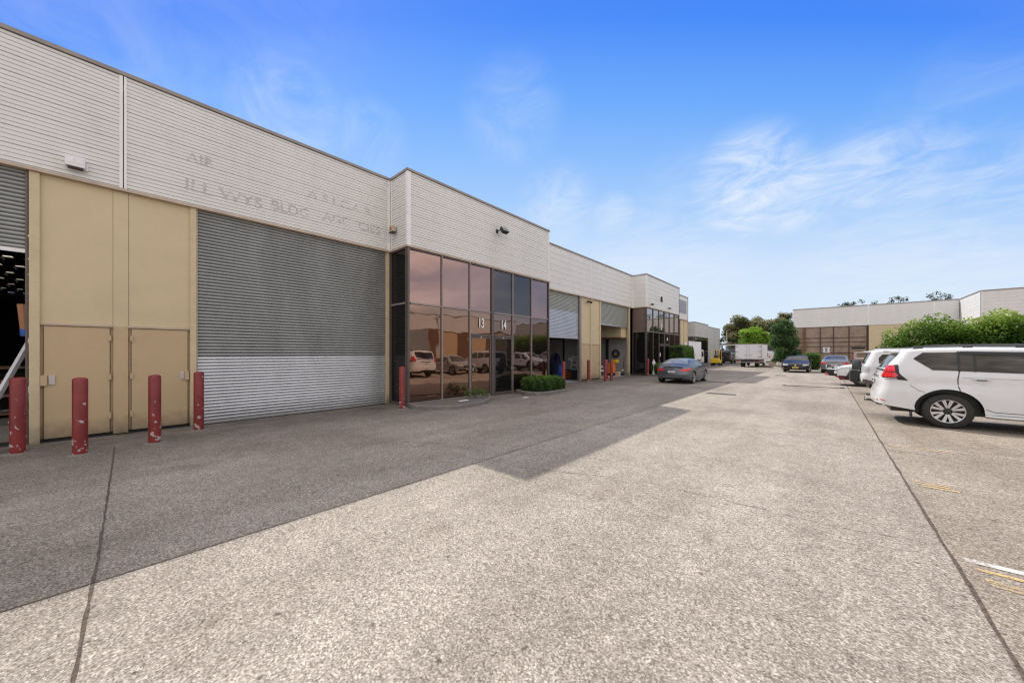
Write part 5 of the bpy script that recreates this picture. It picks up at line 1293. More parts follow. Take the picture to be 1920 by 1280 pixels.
# ---- utes (pickup): cab + tray
def ute(label, paint, bull=False, rack=False):
    c = Car('parked_ute', label, 'ute', 5.2, 1.84,
            top=[(0, .98), (.1, 1.0), (1.72, 1.02), (1.80, 1.06), (1.92, 1.66), (2.1, 1.78), (2.9, 1.80), (3.2, 1.72), (3.8, 1.20), (4.0, 1.13), (4.8, 1.03), (5.1, .92), (5.2, .80)],
            xr=[(.4, .05), (.6, 0), (1, 0)], xf=[(.35, .22), (.5, .05), (.7, .0), (1, .08)], low=[(0, .62), (.5, .55), (4.3, .48), (5.2, .55)],
            belt=1.12, rw=1.1, fw=4.1, wr=.40, paint=paint, group=WAG, tumble=.24, rc=.22, arch=.52, rnd=.07)
    c.sidepanel('side_window', M['cglass'], [(2.05, 1.64), (2.75, 1.66)], [(2.0, 1.17), (2.75, 1.15)]); c.sidepanel('side_window', M['cglass'], [(2.83, 1.66), (3.15, 1.62), (3.62, 1.18)], [(2.83, 1.15), (3.62, 1.13)])
    c.toppanel('windscreen', M['cglass'], 3.2, 3.8, .9, .95); c.toppanel('rear_window', M['cglass'], 1.84, 1.95, .8, .75)
    c.sideline([(2.79, 1.66), (2.79, .55)]); c.sideline([(1.85, 1.1), (1.85, .55)])
    for sg in (-1, 1):
        c.endpanel('headlight', M['lclear'], sg * .55, sg * .86, .86, 1.0, rear=False, off=.012); c.endpanel('tail_lamp', M['lred'], sg * .74, sg * .86, .72, 1.0, off=.012)
        c.sidepanel('headlight', M['lclear'], [(4.82, .985), (5.13, .96)], [(4.82, .93), (5.13, .84)], off=.01, sides=(sg,))
    if bull:
        t = MB(); t.hexa([(5.05, -.88, .50), (5.38, -.62, .50), (5.38, .62, .50), (5.05, .88, .50), (5.02, -.90, .80), (5.45, -.62, .82), (5.45, .62, .82), (5.02, .90, .80)]); bb = t.build('bull_bar', M['black'], c.root, bevel=.03)
        t = MB(); t.tube([(5.0, -.9, .83), (5.4, -.62, .86), (5.46, 0, .87), (5.4, .62, .86), (5.0, .9, .83)], .035, 8); t.build('top_tube', M['alum'], bb, smooth=True)
        t = MB(); t.tube([(5.42, -.42, .85), (5.40, -.40, 1.06), (5.40, .40, 1.06), (5.42, .42, .85)], .03, 8); t.build('centre_hoop', M['black'], bb, smooth=True)
        t = MB(); t.hexa([(4.75, -.7, .33), (5.12, -.6, .45), (5.12, .6, .45), (4.75, .7, .33), (4.75, -.7, .40), (5.12, -.6, .50), (5.12, .6, .50), (4.75, .7, .40)]); t.build('bash_plate', M['lred'], c.root)
        for sg in (-1, 1):
            t = MB(); t.tube([(5.40, sg * .5, .55), (5.52, sg * .5, .55)], .03, 8); t.build('recovery_point', M['lred'], bb)
            t = MB(); t.lathe([(.001, .03), (.09, .02), (.1, -.03), (.001, -.08)], (5.46, sg * .3, .95), 'x', 14); t.build('spotlight', M['lclear'], bb, smooth=True)
            t = MB()
            for cx in (c.rw, c.fw):
                A = [[(cx - (c.arch + e) * math.cos(math.pi * k / 16), sg * (c.W + w_), c.wr + (c.arch + e) * math.sin(math.pi * k / 16)) for k in range(17)] for e, w_ in ((-.01, -.05), (-.01, .05), (.07, .02), (.09, -.03))]; t.grid(A)
            t.build('wheel_flare', M['black'], c.root)
    if rack:
        t = MB()
        for x in (.15, 1.7):
            t.tube([(x, -.8, .95), (x, -.8, 1.72), (x, .8, 1.72), (x, .8, .95)], .03, 6)
        for y in (-.8, .8): t.tube([(.15, y, 1.72), (1.7, y, 1.72)], .03, 6); t.tube([(.15, y, 1.35), (1.7, y, 1.35)], .02, 6)
        t.tube([(.15, -.8, 1.35), (.15, .8, 1.35)], .02, 6); t.build('ladder_rack', M['alum'], c.root)
    c.endbox('grille', M['black'], -.5, .5, .76, .95, .02, rear=False); c.endbox('rear_bumper', M['alum'], -.85, .85, .48, .60, .10)
    c.wheels(.27, .58, 6, False, rimm=M['rimdark'] if bull else None); c.mirror(3.35, 1.18, M['black']); c.handles([(2.4, 1.02), (3.0, 1.02)])
    return c
c = ute('white ute with a black bull bar and red bash plate, nose towards the lane', M['pwhite'], bull=True)
c.place(.55 + 5.2 - .3, 24.75 + .92, math.pi)
c = ute('silver ute with a ladder rack and red tail lamp, half hidden behind the white wagons', M['psilver'], rack=True)
c.place(1.2, 31.2, 0)

def sedan(name, label, paint, group, kind='sedan', Lc=4.75):
    if kind == 'sedan':
        top = [(0, .96), (.12, 1.06), (.55, 1.10), (.75, 1.14), (1.45, 1.40), (1.9, 1.455), (2.5, 1.45), (2.85, 1.38), (3.6, 1.0), (3.75, .96), (4.5, .80), (Lc, .66)]
    else:
        top = [(0, 1.05), (.10, 1.18), (.45, 1.36), (.8, 1.42), (1.5, 1.455), (2.2, 1.45), (2.5, 1.38), (3.2, 1.02), (3.35, .97), (4.0, .80), (Lc, .66)]
    k = Lc
    c = Car(name, label, 'car', Lc, 1.80, top=top, xr=[(.2, .12), (.4, .0), (.7, .0), (1, .06), (1.2, .12)], xf=[(.2, .15), (.4, .0), (.65, .02), (.9, .12)],
            low=[(0, .32), (.5, .22), (Lc - .6, .22), (Lc, .28)], belt=.93, rw=.98 if kind == 'sedan' else .78, fw=Lc - .92, wr=.325, paint=paint, group=group, tumble=.42, rc=.3, rnd=.08, crown=.04)
    if kind == 'sedan':
        c.sidepanel('side_window', M['cglass'], [(.95, 1.06), (1.5, 1.34), (2.18, 1.37)], [(.95, 1.03), (2.18, .98)]); c.sidepanel('side_window', M['cglass'], [(2.25, 1.37), (2.75, 1.32), (3.35, 1.0)], [(2.25, .98), (3.35, .97)])
        c.toppanel('rear_window', M['cglass'], .80, 1.42, .92, .86); c.toppanel('windscreen', M['cglass'], 2.92, 3.56, .84, .95)
        c.sideline([(2.21, 1.0), (2.21, .28)]); c.handles([(1.6, .88), (2.7, .87)]); c.mirror(3.1, .98)
    else:
        c.sidepanel('side_window', M['cglass'], [(.55, 1.28), (1.0, 1.37), (1.75, 1.37)], [(.55, 1.05), (1.75, .98)]); c.sidepanel('side_window', M['cglass'], [(1.82, 1.37), (2.4, 1.32), (2.95, 1.0)], [(1.82, .98), (2.95, .97)])
        c.toppanel('windscreen', M['cglass'], 2.56, 3.16, .84, .95); c.toppanel('rear_window', M['cglass'], .06, .42, .8, .85)
        c.sideline([(1.78, 1.0), (1.78, .28)]); c.handles([(1.2, .88), (2.3, .87)]); c.mirror(2.75, .98)
    for sg in (-1, 1):
        c.endpanel('tail_lamp', M['lred'], sg * .50, sg * .80, .78, .90, off=.012); c.sidepanel('tail_lamp', M['lred'], [(.10, .93), (.34, .95)], [(.10, .80), (.34, .90)], off=.008, n=6, sides=(sg,))
        c.endpanel('headlight', M['lclear'], sg * .50, sg * .78, .60, .74, rear=False, off=.015); c.sidepanel('headlight', M['lclear'], [(Lc - .42, .80), (Lc - .10, .70)], [(Lc - .42, .74), (Lc - .10, .60)], off=.01, n=6, sides=(sg,))
        c.endpanel('fog_lamp_recess', M['black'], sg * .55, sg * .78, .30, .42, rear=False, off=.01)
    c.endpanel('grille', M['black'], -.42, .42, .54, .68, rear=False, off=.02); c.endpanel('lower_grille', M['black'], -.5, .5, .28, .42, rear=False, off=.012)
    c.endpanel('bumper_shadow', M['black'], -.7, .7, .25, .34, off=.012)
    t = MB(); t.lathe([(.001, .02), (.06, .015), (.065, 0)], (c.endpt(0, .66, False, .02)[0], 0, .62), 'x', 14); t.build('badge', M['chrome'], c.root)
    c.wheels(.21, .68, 5, False); return c
c = sedan('parked_sedan', 'mid grey sedan, tail towards the lane, between the small hedge and the bull bar ute', M['pmid'], 'cars parked before the right warehouse')
c.plateset(M['plate'], 0, .68, True); t = MB(); x = c.endpt(0, .8, True, .02)[0]; t.box((x - .01, -.45, .79), (x + .01, .45, .82)); t.build('chrome_strip', M['chrome'], c.root)
c.place(.48, 38.9, R(86))
c = sedan('parked_hatchback', 'black hatchback with a yellow number plate facing the lane beside the dense dark tree', M['pblack'], 'cars parked before the right warehouse', 'hatch', 4.2)
c.plateset(M['plateY'], 0, .43, False, .42, .12)
c.place(-1.93, 38.6 + 4.2, R(-91))
c = sedan('parked_sedan', 'silver sedan parked nose-out beyond the nearest white wagon', M['psilver'], WAG)
c.plateset(M['plate'], 0, .43, False); c.place(1.35 + 4.75, 17.3, math.pi)
c = sedan('parked_hatchback', 'dark grey hatchback parked beyond the bull bar ute', M['pmid'], WAG, 'hatch', 4.2)
c.plateset(M['plate'], 0, .68, True); c.place(1.9, 28.6, 0)

# ---- dark coupe in the shade (heading +y)
c = Car('parked_coupe', 'dark metallic grey coupe with red tail lamps standing in the shade of the left row', 'car', 4.2, 1.84,
        top=[(0, .84), (.06, .93), (.30, .985), (.5, 1.05), (.9, 1.21), (1.3, 1.315), (1.75, 1.36), (2.15, 1.335), (2.45, 1.24), (2.95, .98), (3.1, .93), (3.9, .74), (4.2, .56)],
        xr=[(.2, .16), (.32, .04), (.5, .0), (.7, .03), (.95, .10)], xf=[(.2, .12), (.4, 0), (.7, .12)], low=[(0, .27), (.4, .20), (3.7, .18), (4.2, .24)],
        belt=.90, rw=.82, fw=3.29, wr=.335, paint=M['pgrey'], tumble=.52, rc=.36, rnd=.10, crown=.045, arch=.40)
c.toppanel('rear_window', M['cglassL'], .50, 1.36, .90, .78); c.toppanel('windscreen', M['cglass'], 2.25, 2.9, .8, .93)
c.sidepanel('side_window', M['cglass'], [(.98, 1.03), (1.35, 1.20), (1.75, 1.26), (2.15, 1.24), (2.65, .98)], [(.98, 1.0), (1.3, .955), (2.65, .945)], n=18)
c.sideline([(1.3, .94), (1.28, .6), (1.35, .28)]); c.sideline([(2.6, .93), (2.55, .3)]); c.sideline([(1.3, .28), (2.6, .28)], .03)
c.handles([(1.52, .80)], m=M['pgrey']); c.mirror(2.42, .93, M['pgrey'], .22)
for sg in (-1, 1):
    c.endpanel('tail_lamp', M['lred'], sg * .44, sg * .80, .70, .82, off=.012)
    c.sidepanel('tail_lamp', M['lred'], [(.14, .83), (.36, .86)], [(.14, .72), (.36, .78)], off=.008, n=6, sides=(sg,))
    c.endpanel('headlight', M['lclear'], sg * .50, sg * .78, .54, .68, rear=False)
    x = c.endpt(sg * .55, .28, True, 0)[0]; t = MB(); t.lathe([(.001, .02), (.035, .02), (.045, -.03), (.045, .1)], (x, sg * .58, .27), 'x', 12); t.build('exhaust_tip', M['chrome'], c.root)
c.endbox('boot_lip', M['pgrey'], -.55, .55, .925, .955, .03, bevel=.01)
c.endpanel('diffuser', M['black'], -.62, .62, .24, .36, off=.014); c.endpanel('diffuser_trim', M['alum'], -.62, .62, .36, .375, off=.022)
c.endpanel('boot_seam', M['black'], -.42, .42, .575, .585, off=.01)
c.plateset(M['plate'], 0, .66, True, .38, .11)
t = MB(); t.lathe([(.028, 0), (.036, 0), (.036, .006), (.028, .006)], (0, 0, 0), 'x', 14); 
x = c.endpt(0, .86, True, .012)[0]
t = MB(); [t.lathe([(.022, 0), (.030, 0), (.030, -.006), (.022, -.006), (.022, 0)], (x, yy, .83), 'x', 14) for yy in (-.075, -.025, .025, .075)]; t.build('ring_badge', M['chrome'], c.root)
c.wheels(.24, .76, 5, True, rimm=M['alum'], inset=.0)
c.place(-6.35, 20.2, R(90))

# ---- trucks
def truck(label, x, y, heading, box=(0, 4.6, 2.15, .92, 2.72), tail=True, boxmat='sheet', group=None, cabw=1.9):
    t = thing('box_truck', (x, y, 0), label, 'truck', group, rz=heading, world=False)
    x0, x1, w, z0, z1 = box; h = w / 2
    mb = MB(); mb.box((x0, -h, z0), (x1, h, z1)); mb.build('cargo_box', M[boxmat], t, bevel=.02)
    mb = MB()
    for sy in (-1, 1):
        mb.box((x0 - .01, sy * h - .04, z0 - .01), (x0 + .05, sy * h + .03, z1 + .02)); mb.box((x1 - .05, sy * h - .03, z0), (x1 + .01, sy * h + .025, z1 + .01))
    mb.box((x0 - .012, -h, z1 - .06), (x0 + .04, h, z1 + .025)); mb.box((x0 - .012, -h, z0 - .05), (x0 + .04, h, z0 + .04))
    for sy in (-1, 1): mb.box((x0 + .05, sy * h - .02, z1 - .04), (x1 - .05, sy * h + .02, z1 + .02)); mb.box((x0 + .05, sy * h - .02, z0 - .03), (x1 - .05, sy * h + .02, z0 + .05))
    mb.build('box_frame', M['alum'], t)
    for sy in (-1, 1):
        mb = MB(); mb.box((x0 - .02, min(sy * .03, sy * (h - .07)), z0 + .06), (x0 - .003, max(sy * .03, sy * (h - .07)), z1 - .10)); d = mb.build('rear_door', M[boxmat], t)
        mb = MB()
        for z in (z0 + .25, (z0 + z1) / 2, z1 - .28): mb.box((x0 - .045, min(sy * (h - .32), sy * (h - .02)), z - .018), (x0 - .021, max(sy * (h - .32), sy * (h - .02)), z + .018))
        mb.build('hinge', M['frame'], d)
        mb = MB(); mb.tube([(x0 - .04, sy * .12, z0 - .1), (x0 - .04, sy * .12, z1 - .05)], .014, 6); mb.build('lock_rod', M['alum'], d)
        mb = MB(); mb.box((x0 - .06, min(sy * .10, sy * .38), z0 + .42), (x0 - .03, max(sy * .10, sy * .38), z0 + .45)); mb.build('door_handle', M['frame'], d)
    mb = MB(); mb.box((x0 + .1, -.42, .62), (x1 + .9, -.30, .86)); mb.box((x0 + .1, .30, .62), (x1 + .9, .42, .86)); mb.build('chassis', M['black'], t)
    if tail:
        mb = MB(); mb.box((x0 - .42, -h + .1, .56), (x0 + .02, h - .1, .62)); mb.build('tail_lift', M['alum'], t)
        mb = MB(); mb.box((x0 - .08, -.38, .62), (x0 + .05, .38, .92)); mb.build('lift_mechanism', M['dark2'], t)
    for sy in (-1, 1):
        mb = MB(); mb.box((x0 - .03, sy * (h - .3) - .12, .66), (x0 + .02, sy * (h - .3) + .12, .76)); mb.build('tail_lamp', M['lred'], t)
    cx = x1 + .1; cw = cabw / 2
    mb = MB(); pr = [(0, .45), (1.55, .45), (1.62, .55), (1.60, 1.15), (1.38, 1.95), (1.2, 2.12), (.15, 2.15), (0, 2.05)]
    n = len(pr); bb = len(mb.v)
    A = [(cx + a, -cw, b) for a, b in pr]; B = [(cx + a, cw, b) for a, b in pr]
    mb.grid([A + [A[0]], B + [B[0]]]); mb.quad(*A); mb.quad(*B); cab = mb.build('cab', M['pwhite'], t)
    for sy in (-1, 1):
        q = cw + .006; mb = MB(); mb.quad((cx + .38, sy * q, 1.25), (cx + 1.45, sy * q, 1.25), (cx + 1.25, sy * q, 1.90), (cx + .38, sy * q, 1.92)); mb.build('side_window', M['cglass'], t)
        mb = MB(); mb.box((cx + 1.35, sy * (cw + .14) - .09, 1.25), (cx + 1.45, sy * (cw + .14) + .09, 1.65)); mb.build('side_mirror', M['black'], t, bevel=.02)
    mb = MB(); mb.quad((cx + 1.605, -cw + .12, 1.2), (cx + 1.605, cw - .12, 1.2), (cx + 1.40, cw - .16, 1.93), (cx + 1.40, -cw + .16, 1.93)); mb.build('windscreen', M['cglass'], t)
    for (wx, dual) in ((x0 + 1.35, True), (cx + .75, False)):
        for sy in (-1, 1):
            e = bpy.data.objects.new('wheel', None); COL.objects.link(e); e.parent = t; e.location = (wx, sy * (cw - .02), .38); r = .38; wd = .42 if dual else .22
            mb = MB(); yy = lambda q: -sy * q
            mb.lathe([(.2, yy(.02)), (.34, yy(0)), (.38, yy(.04)), (.38, yy(wd - .04)), (.34, yy(wd)), (.2, yy(wd))], (0, 0, 0), 'y', 22); mb.build('tyre', M['tyre'], e, smooth=True)
            mb = MB(); mb.lathe([(.001, yy(.03)), (.1, yy(.03)), (.12, yy(.08)), (.21, yy(.05))], (0, 0, 0), 'y', 18); mb.build('rim', M['white'], e, smooth=True)
    return t
t = truck('white box truck with closed rear doors and tail lift, parked in the middle distance', -6.95, 49.6, R(89), box=(0, 4.7, 2.6, .98, 2.74))
t = truck('white box truck parked against the far left warehouse behind the tall hedge', -13.1, 44.4, R(90), box=(0, 5.6, 2.0, .85, 3.12), tail=False)

# ---- black wagon at the far end
c = Car('parked_wagon', 'black boxy four-wheel-drive at the far end of the yard beside the white box truck', 'car', 4.6, 1.9,
        top=[(0, 1.78), (.1, 1.82), (2.6, 1.82), (2.9, 1.74), (3.2, 1.25), (4.4, 1.15), (4.6, 1.0)], xr=[(.4, .05), (.6, 0), (1.8, .08)], xf=[(.4, 0), (1, .03)],
        low=[(0, .55), (.5, .5), (4.6, .5)], belt=1.22, rw=1.0, fw=3.6, wr=.40, paint=M['pblack'], tumble=.12, rc=.12, rnd=.06)
c.sidepanel('side_window', M['cglass'], [(.3, 1.66), (1.2, 1.68)], [(.3, 1.3), (1.2, 1.3)]); c.sidepanel('side_window', M['cglass'], [(1.3, 1.68), (2.6, 1.66)], [(1.3, 1.3), (2.9, 1.28)])
c.endpanel('rear_window', M['cglass'], -.7, .7, 1.3, 1.68)
for sg in (-1, 1): c.endpanel('tail_lamp', M['lred'], sg * .78, sg * .90, .9, 1.1)
c.plateset(M['plate'], .1, .92, True); c.endbox('rear_bumper', M['dark2'], -.85, .85, .5, .68, .1)
t = MB(); t.lathe([(.001, -.24), (.34, -.23), (.39, -.15), (.39, 0), (.001, 0)], (-.02, -.25, 1.1), 'x', 22); t.build('spare_wheel', M['tyre'], c.root, smooth=True)
t = MB(); t.box((.5, -.65, 1.84), (2.4, .65, 1.92)); t.build('roof_rack', M['black'], c.root)
c.wheels(.27, .55, 5, False, rimm=M['rimdark']); c.place(-12.0, 63.5, R(90))
# ---- white van and small trailer beyond the box truck
c = Car('parked_van', 'white van partly hidden between the box truck and the dense dark tree', 'van', 4.8, 1.9,
        top=[(0, 1.9), (.1, 1.95), (3.4, 1.95), (3.9, 1.75), (4.4, 1.15), (4.8, .95)], xr=[(.4, .03), (1.9, .08)], xf=[(.4, 0), (1, .05)], low=[(0, .4), (4.8, .35)],
        belt=1.15, rw=.95, fw=3.9, wr=.34, paint=M['pwhite'], tumble=.12, rc=.16, rnd=.09)
c.sidepanel('side_window', M['cglass'], [(3.0, 1.7), (3.7, 1.62), (4.1, 1.2)], [(3.0, 1.2), (4.1, 1.15)]); c.endpanel('rear_window', M['cglass'], -.7, .7, 1.2, 1.7)
c.sidepanel('side_window', M['cglass'], [(1.4, 1.7), (2.8, 1.7)], [(1.4, 1.2), (2.8, 1.2)])
c.toppanel('windscreen', M['cglass'], 3.92, 4.38, .9, .92)
for sg in (-1, 1): c.endpanel('tail_lamp', M['lred'], sg * .8, sg * .9, .9, 1.3)
c.wheels(.2, .6, 5, False); c.place(-7.3, 66.0, R(68))
t = thing('crate_stack', (-4.85, 55.5, 0), 'low stack of tan crates between the box truck and the dense dark tree', 'crates')
for k, (dx, z, w_) in enumerate(((0, .1, 1.3), (.1, .42, 1.1))):
    mb = MB(); mb.box((-5.6 + dx, 56, z), (-5.6 + dx + w_, 57.2, z + .30)); mb.build('crate', M['trim'], t, bevel=.02)
mb = MB(); mb.box((-5.55, 55.99, .0), (-4.4, 57.1, .1)); mb.build('pallet', M['wood'], t)
rk = mat('pale_rubble', (.50, .47, .42), .95, var=.4, vscale=6, bump=1, bscale=9, dirt=(.16, .14, .12), dirt_amt=.8)
mb = lump((-4.05, 56.2, -.1), (.85, .7, 1.15), 7, 22, 14); o = single(mb, 'rubble_heap', rk, (-4.0, 56.2, 0), 'pale heap of rubble beside the dense dark tree', 'rubble heap')

# ---- forklift
t = thing('forklift', (-11.0, 52.6, 0), 'yellow forklift with an overhead guard beside the far white truck', 'forklift', world=True)
X, Y = -11.0, 53.2
mb = MB(); mb.box((X - .5, Y - 1.1, .35), (X + .5, Y - .3, 1.0)); mb.build('counterweight', M['yellow'], t, bevel=.08)
mb = MB(); mb.box((X - .5, Y - .3, .30), (X + .5, Y + .9, .72)); mb.build('chassis', M['yellow'], t, bevel=.04)
mb = MB()
for dx in (-.45, .45): mb.tube([(X + dx, Y - .75, .95), (X + dx, Y - .6, 2.05)], .035, 6); mb.tube([(X + dx, Y + .8, .7), (X + dx, Y + .55, 2.05)], .035, 6)
for k in range(6): mb.tube([(X - .45, Y - .6 + k * .23, 2.05), (X + .45, Y - .6 + k * .23, 2.05)], .022, 5)
for dx in (-.45, .45): mb.tube([(X + dx, Y - .6, 2.05), (X + dx, Y + .55, 2.05)], .035, 6)
mb.build('overhead_guard', M['yellow'], t)
mb = MB()
for dx in (-.3, .3): mb.box((X + dx - .06, Y + .95, .1), (X + dx + .06, Y + 1.1, 2.1))
mb.box((X - .36, Y + .96, 1.2), (X + .36, Y + 1.09, 1.3)); mb.build('mast', M['black'], t)
for dx in (-.25, .25):
    mb = MB(); mb.box((X + dx - .05, Y + 1.1, .1), (X + dx + .05, Y + 2.1, .15)); mb.build('fork', M['grate'], t)
mb = MB(); mb.box((X - .22, Y - .35, .75), (X + .22, Y + .1, .9)); mb.box((X - .22, Y - .38, .85), (X + .22, Y - .25, 1.35)); mb.build('seat', M['black'], t, bevel=.03)
for (dx, dy, r) in ((-.42, -.6, .24), (.42, -.6, .24), (-.45, .7, .3), (.45, .7, .3)):
    mb = MB(); mb.lathe([(.001, -.1), (r * .6, -.1), (r, -.08), (r, .08), (r * .6, .1), (.001, .1)], (X + dx, Y + dy, r), 'x', 18); mb.build('wheel', M['tyre'], t, smooth=True)
mb = MB(); mb.lathe([(.001, 0), (.05, 0), (.05, .1), (.001, .12)], (X + .35, Y - .5, 2.07), n=10); mb.build('beacon', M['lorange'], t)
# small car nose visible inside the far open unit
c = sedan('parked_hatchback', 'white hatchback nose inside the far open unit behind the bollards', M['pwhite'], None, 'hatch', 4.2)
c.place(-15.75 , 21.85, 0)

# ================================================================== WORLD, SUN, CAMERA
SUN_D = Vector((6.83, -2.35, -7.5)).normalized()
el = math.asin(-SUN_D.z); az = math.atan2(-SUN_D.x, -SUN_D.y)     # azimuth from +Y towards +X of the sun position
w = bpy.data.worlds.new('World'); SC.world = w; w.use_nodes = True; nt = w.node_tree
bg = nt.nodes['Background']; bg.inputs['Strength'].default_value = .1
sky = N(nt, 'ShaderNodeTexSky', sky_type='NISHITA'); sky.sun_disc = False; sky.sun_elevation = el; sky.sun_rotation = az; sky.air_density = 1.2; sky.dust_density = .6; sky.ozone_density = 2.0
gm = nt.nodes.new('ShaderNodeNewGeometry'); tcn = nt.nodes.new('ShaderNodeTexCoord'); DIR = tcn.outputs['Generated']
sx = N(nt, 'ShaderNodeSeparateXYZ'); L(nt, DIR, sx.inputs[0])
S = SKYS = 10.0
def sc3(c): return tuple(v * S for v in c)
VF = (-math.sin(R(42.12)), math.cos(R(42.12)), 0)   # the blue deepens with height over the north-west horizon
df = nt.nodes.new('ShaderNodeVectorMath'); df.operation = 'DOT_PRODUCT'; L(nt, DIR, df.inputs[0]); df.inputs[1].default_value = VF
mxx = N(nt, 'ShaderNodeMath', operation='MAXIMUM'); mxx.inputs[1].default_value = .35; L(nt, df.outputs['Value'], mxx.inputs[0])
ee = N(nt, 'ShaderNodeMath', operation='DIVIDE'); L(nt, sx.outputs['Z'], ee.inputs[0]); L(nt, mxx.outputs[0], ee.inputs[1])
e2 = N(nt, 'ShaderNodeMath', operation='MULTIPLY', use_clamp=True); e2.inputs[1].default_value = 1 / 1.2; L(nt, ee.outputs[0], e2.inputs[0])
rp = ramp(nt, e2.outputs[0], [(0, (.76, .86, .98)), (.08, (.70, .83, .98)), (.21, (.64, .78, .98)), (.36, (.375, .61, .985)), (.485, (.245, .50, .99)), (.59, (.16, .42, .99)), (.80, (.062, .262, .97)), (1, (.045, .21, .9))])
base = mixc(nt, .93, sky.outputs[0], (0, 0, 0)); 
ml = nt.nodes.new('ShaderNodeVectorMath'); ml.operation = 'SCALE'; L(nt, rp.outputs[0], ml.inputs[0]); ml.inputs['Scale'].default_value = S * .95
ad = nt.nodes.new('ShaderNodeVectorMath'); ad.operation = 'ADD'; L(nt, base, ad.inputs[0]); L(nt, ml.outputs[0], ad.inputs[1]); colr = ad.outputs[0]
th = R(42.12); F = Vector((-math.sin(th), math.cos(th), 0)); RT = Vector((math.cos(th), math.sin(th), 0)); f_ = 652.4
def pxdir(px, py): return (F * f_ + RT * (px - 960) + Vector((0, 0, 1)) * (661.43 - py)).normalized()
# cloud texture, projected on a high flat layer
zc = N(nt, 'ShaderNodeMath', operation='ADD'); zc.inputs[1].default_value = .12; L(nt, sx.outputs['Z'], zc.inputs[0])
dx = N(nt, 'ShaderNodeMath', operation='DIVIDE'); L(nt, sx.outputs['X'], dx.inputs[0]); L(nt, zc.outputs[0], dx.inputs[1])
dy = N(nt, 'ShaderNodeMath', operation='DIVIDE'); L(nt, sx.outputs['Y'], dy.inputs[0]); L(nt, zc.outputs[0], dy.inputs[1])
cb = N(nt, 'ShaderNodeCombineXYZ'); L(nt, dx.outputs[0], cb.inputs[0]); L(nt, dy.outputs[0], cb.inputs[1])
mp = N(nt, 'ShaderNodeMapping'); mp.inputs['Rotation'].default_value = (0, 0, R(35)); mp.inputs['Scale'].default_value = (1.35, 1.7, 1); L(nt, cb.outputs[0], mp.inputs['Vector'])
nz = N(nt, 'ShaderNodeTexNoise', Scale=2.4, Detail=10.0, Roughness=.68, Distortion=.9); L(nt, mp.outputs[0], nz.inputs['Vector'])
wis = ramp(nt, nz.outputs['Fac'], [(.38, (.12,) * 3), (.66, (1, 1, 1))])
tot = None
for px, py, rad, wt in ((1400, 345, 8, .85), (1480, 360, 6, .75), (1600, 330, 6, .6), (1700, 320, 6, .45), (1800, 260, 10, .14), (1890, 350, 6, .42), (960, 215, 8, .20), (1045, 385, 7, .42), (1150, 405, 4, .4), (540, 215, 8, .32), (690, 260, 6, .2), (330, 60, 22, .10), (120, 70, 18, .16), (1300, 380, 9, .2), (1250, 520, 14, .3), (1700, 500, 12, .3)):
    dp = nt.nodes.new('ShaderNodeVectorMath'); dp.operation = 'DOT_PRODUCT'; L(nt, DIR, dp.inputs[0]); dp.inputs[1].default_value = pxdir(px, py)
    mr = N(nt, 'ShaderNodeMapRange'); mr.interpolation_type = 'SMOOTHSTEP'; mr.inputs['From Min'].default_value = math.cos(R(rad)); mr.inputs['From Max'].default_value = 1.0; mr.inputs['To Max'].default_value = wt
    L(nt, dp.outputs['Value'], mr.inputs['Value'])
    if tot is None: tot = mr.outputs[0]
    else:
        a = N(nt, 'ShaderNodeMath', operation='MAXIMUM'); L(nt, tot, a.inputs[0]); L(nt, mr.outputs[0], a.inputs[1]); tot = a.outputs[0]
wm = N(nt, 'ShaderNodeMath', operation='MULTIPLY'); L(nt, tot, wm.inputs[0]); L(nt, wis.outputs[0], wm.inputs[1])
colr = mixc(nt, wm.outputs[0], colr, sc3((.88, .93, 1.0)))
# bright broken cloud behind the camera and overhead, added unseen for neutral fill
dp = nt.nodes.new('ShaderNodeVectorMath'); dp.operation = 'DOT_PRODUCT'; L(nt, DIR, dp.inputs[0]); dp.inputs[1].default_value = (Vector((.62, -.55, .55))).normalized()
mr = N(nt, 'ShaderNodeMapRange'); mr.interpolation_type = 'SMOOTHSTEP'; mr.inputs['From Min'].default_value = -.12; mr.inputs['From Max'].default_value = .45; L(nt, dp.outputs['Value'], mr.inputs['Value'])
n2 = N(nt, 'ShaderNodeTexNoise', Scale=1.1, Detail=7.0, Roughness=.55, Distortion=.4); L(nt, cb.outputs[0], n2.inputs['Vector'])
c2 = ramp(nt, n2.outputs['Fac'], [(.30, (.72,) * 3), (.55, (1, 1, 1))])
mz = N(nt, 'ShaderNodeMapRange'); mz.interpolation_type = 'SMOOTHSTEP'; mz.inputs['From Min'].default_value = 1.60; mz.inputs['From Max'].default_value = 2.0; nE = N(nt, 'ShaderNodeTexNoise', Scale=3.0, Detail=6.0, Roughness=.6); L(nt, DIR, nE.inputs['Vector'])
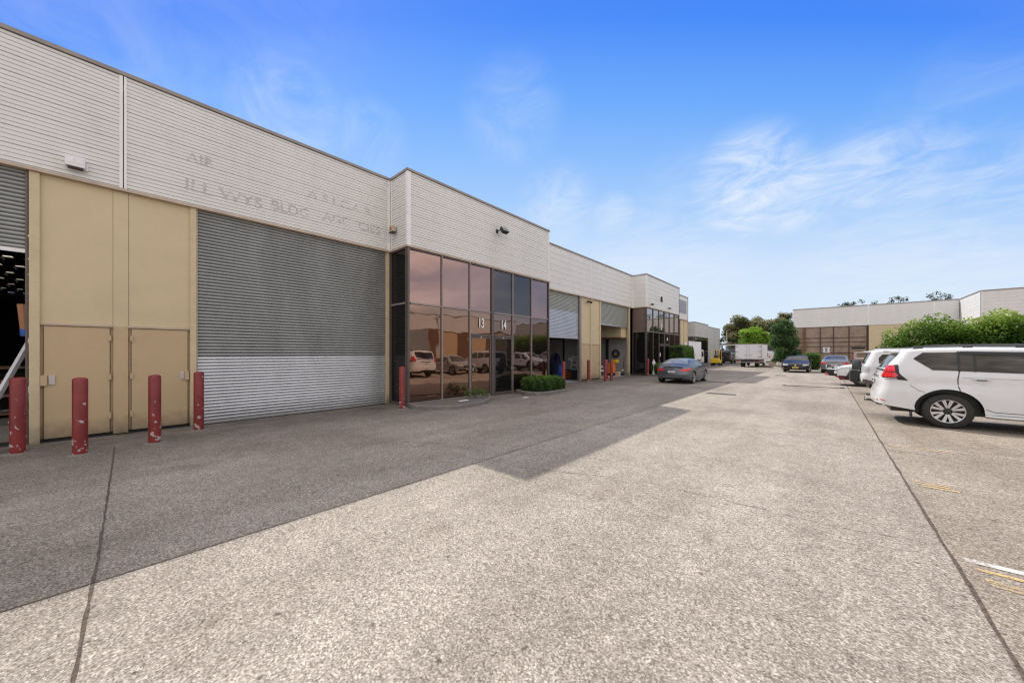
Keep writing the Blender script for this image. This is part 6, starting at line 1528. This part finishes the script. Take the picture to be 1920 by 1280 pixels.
mE = N(nt, 'ShaderNodeMath', operation='MULTIPLY_ADD'); mE.inputs[1].default_value = .9; L(nt, nE.outputs['Fac'], mE.inputs[0]); L(nt, ee.outputs[0], mE.inputs[2]); L(nt, mE.outputs[0], mz.inputs['Value'])
mx_ = N(nt, 'ShaderNodeMath', operation='MAXIMUM'); L(nt, mr.outputs[0], mx_.inputs[0]); L(nt, mz.outputs[0], mx_.inputs[1])
cm = N(nt, 'ShaderNodeMath', operation='MULTIPLY'); L(nt, mx_.outputs[0], cm.inputs[0]); L(nt, c2.outputs[0], cm.inputs[1])
c3 = ramp(nt, n2.outputs['Fac'], [(.35, (.62, .58, .58)), (.7, (1.0, .95, .90))])
v3 = nt.nodes.new('ShaderNodeVectorMath'); v3.operation = 'SCALE'; L(nt, c3.outputs[0], v3.inputs[0]); v3.inputs['Scale'].default_value = S * CLOUD_FILL
colr = mixc(nt, cm.outputs[0], colr, v3.outputs[0])
L(nt, colr, bg.inputs['Color'])

sl = bpy.data.lights.new('Sun', 'SUN'); sl.energy = SUNE; sl.angle = R(.5); sl.color = (1, .93, .84)
so = bpy.data.objects.new('sun', sl); COL.objects.link(so); so.rotation_euler = SUN_D.to_track_quat('-Z', 'Y').to_euler(); so.location = (-30, 10, 40)
cam = bpy.data.cameras.new('Camera'); cam.sensor_width = 36; cam.lens = 36 * 652.4 / 1920; cam.shift_y = 21.43 / 1920; cam.clip_end = 3000; cam.clip_start = .05
co = bpy.data.objects.new('camera', cam); COL.objects.link(co); co.location = (0, 0, 1.7); co.rotation_euler = (R(90), 0, th); SC.camera = co
SC.view_settings.view_transform = 'Standard'; SC.view_settings.look = 'None'; SC.view_settings.exposure = 0; SC.view_settings.gamma = 1
SC.cycles.max_bounces = 6; SC.cycles.diffuse_bounces = 3; SC.cycles.glossy_bounces = 4; SC.cycles.transparent_max_bounces = 12
SC.cycles.pixel_filter_type = 'BLACKMAN_HARRIS'; SC.cycles.filter_width = 1.25; SC.cycles.use_denoising = True; SC.cycles.sample_clamp_indirect = 6
for o in list(SC.objects):
    if '_w' in o: del o['_w']
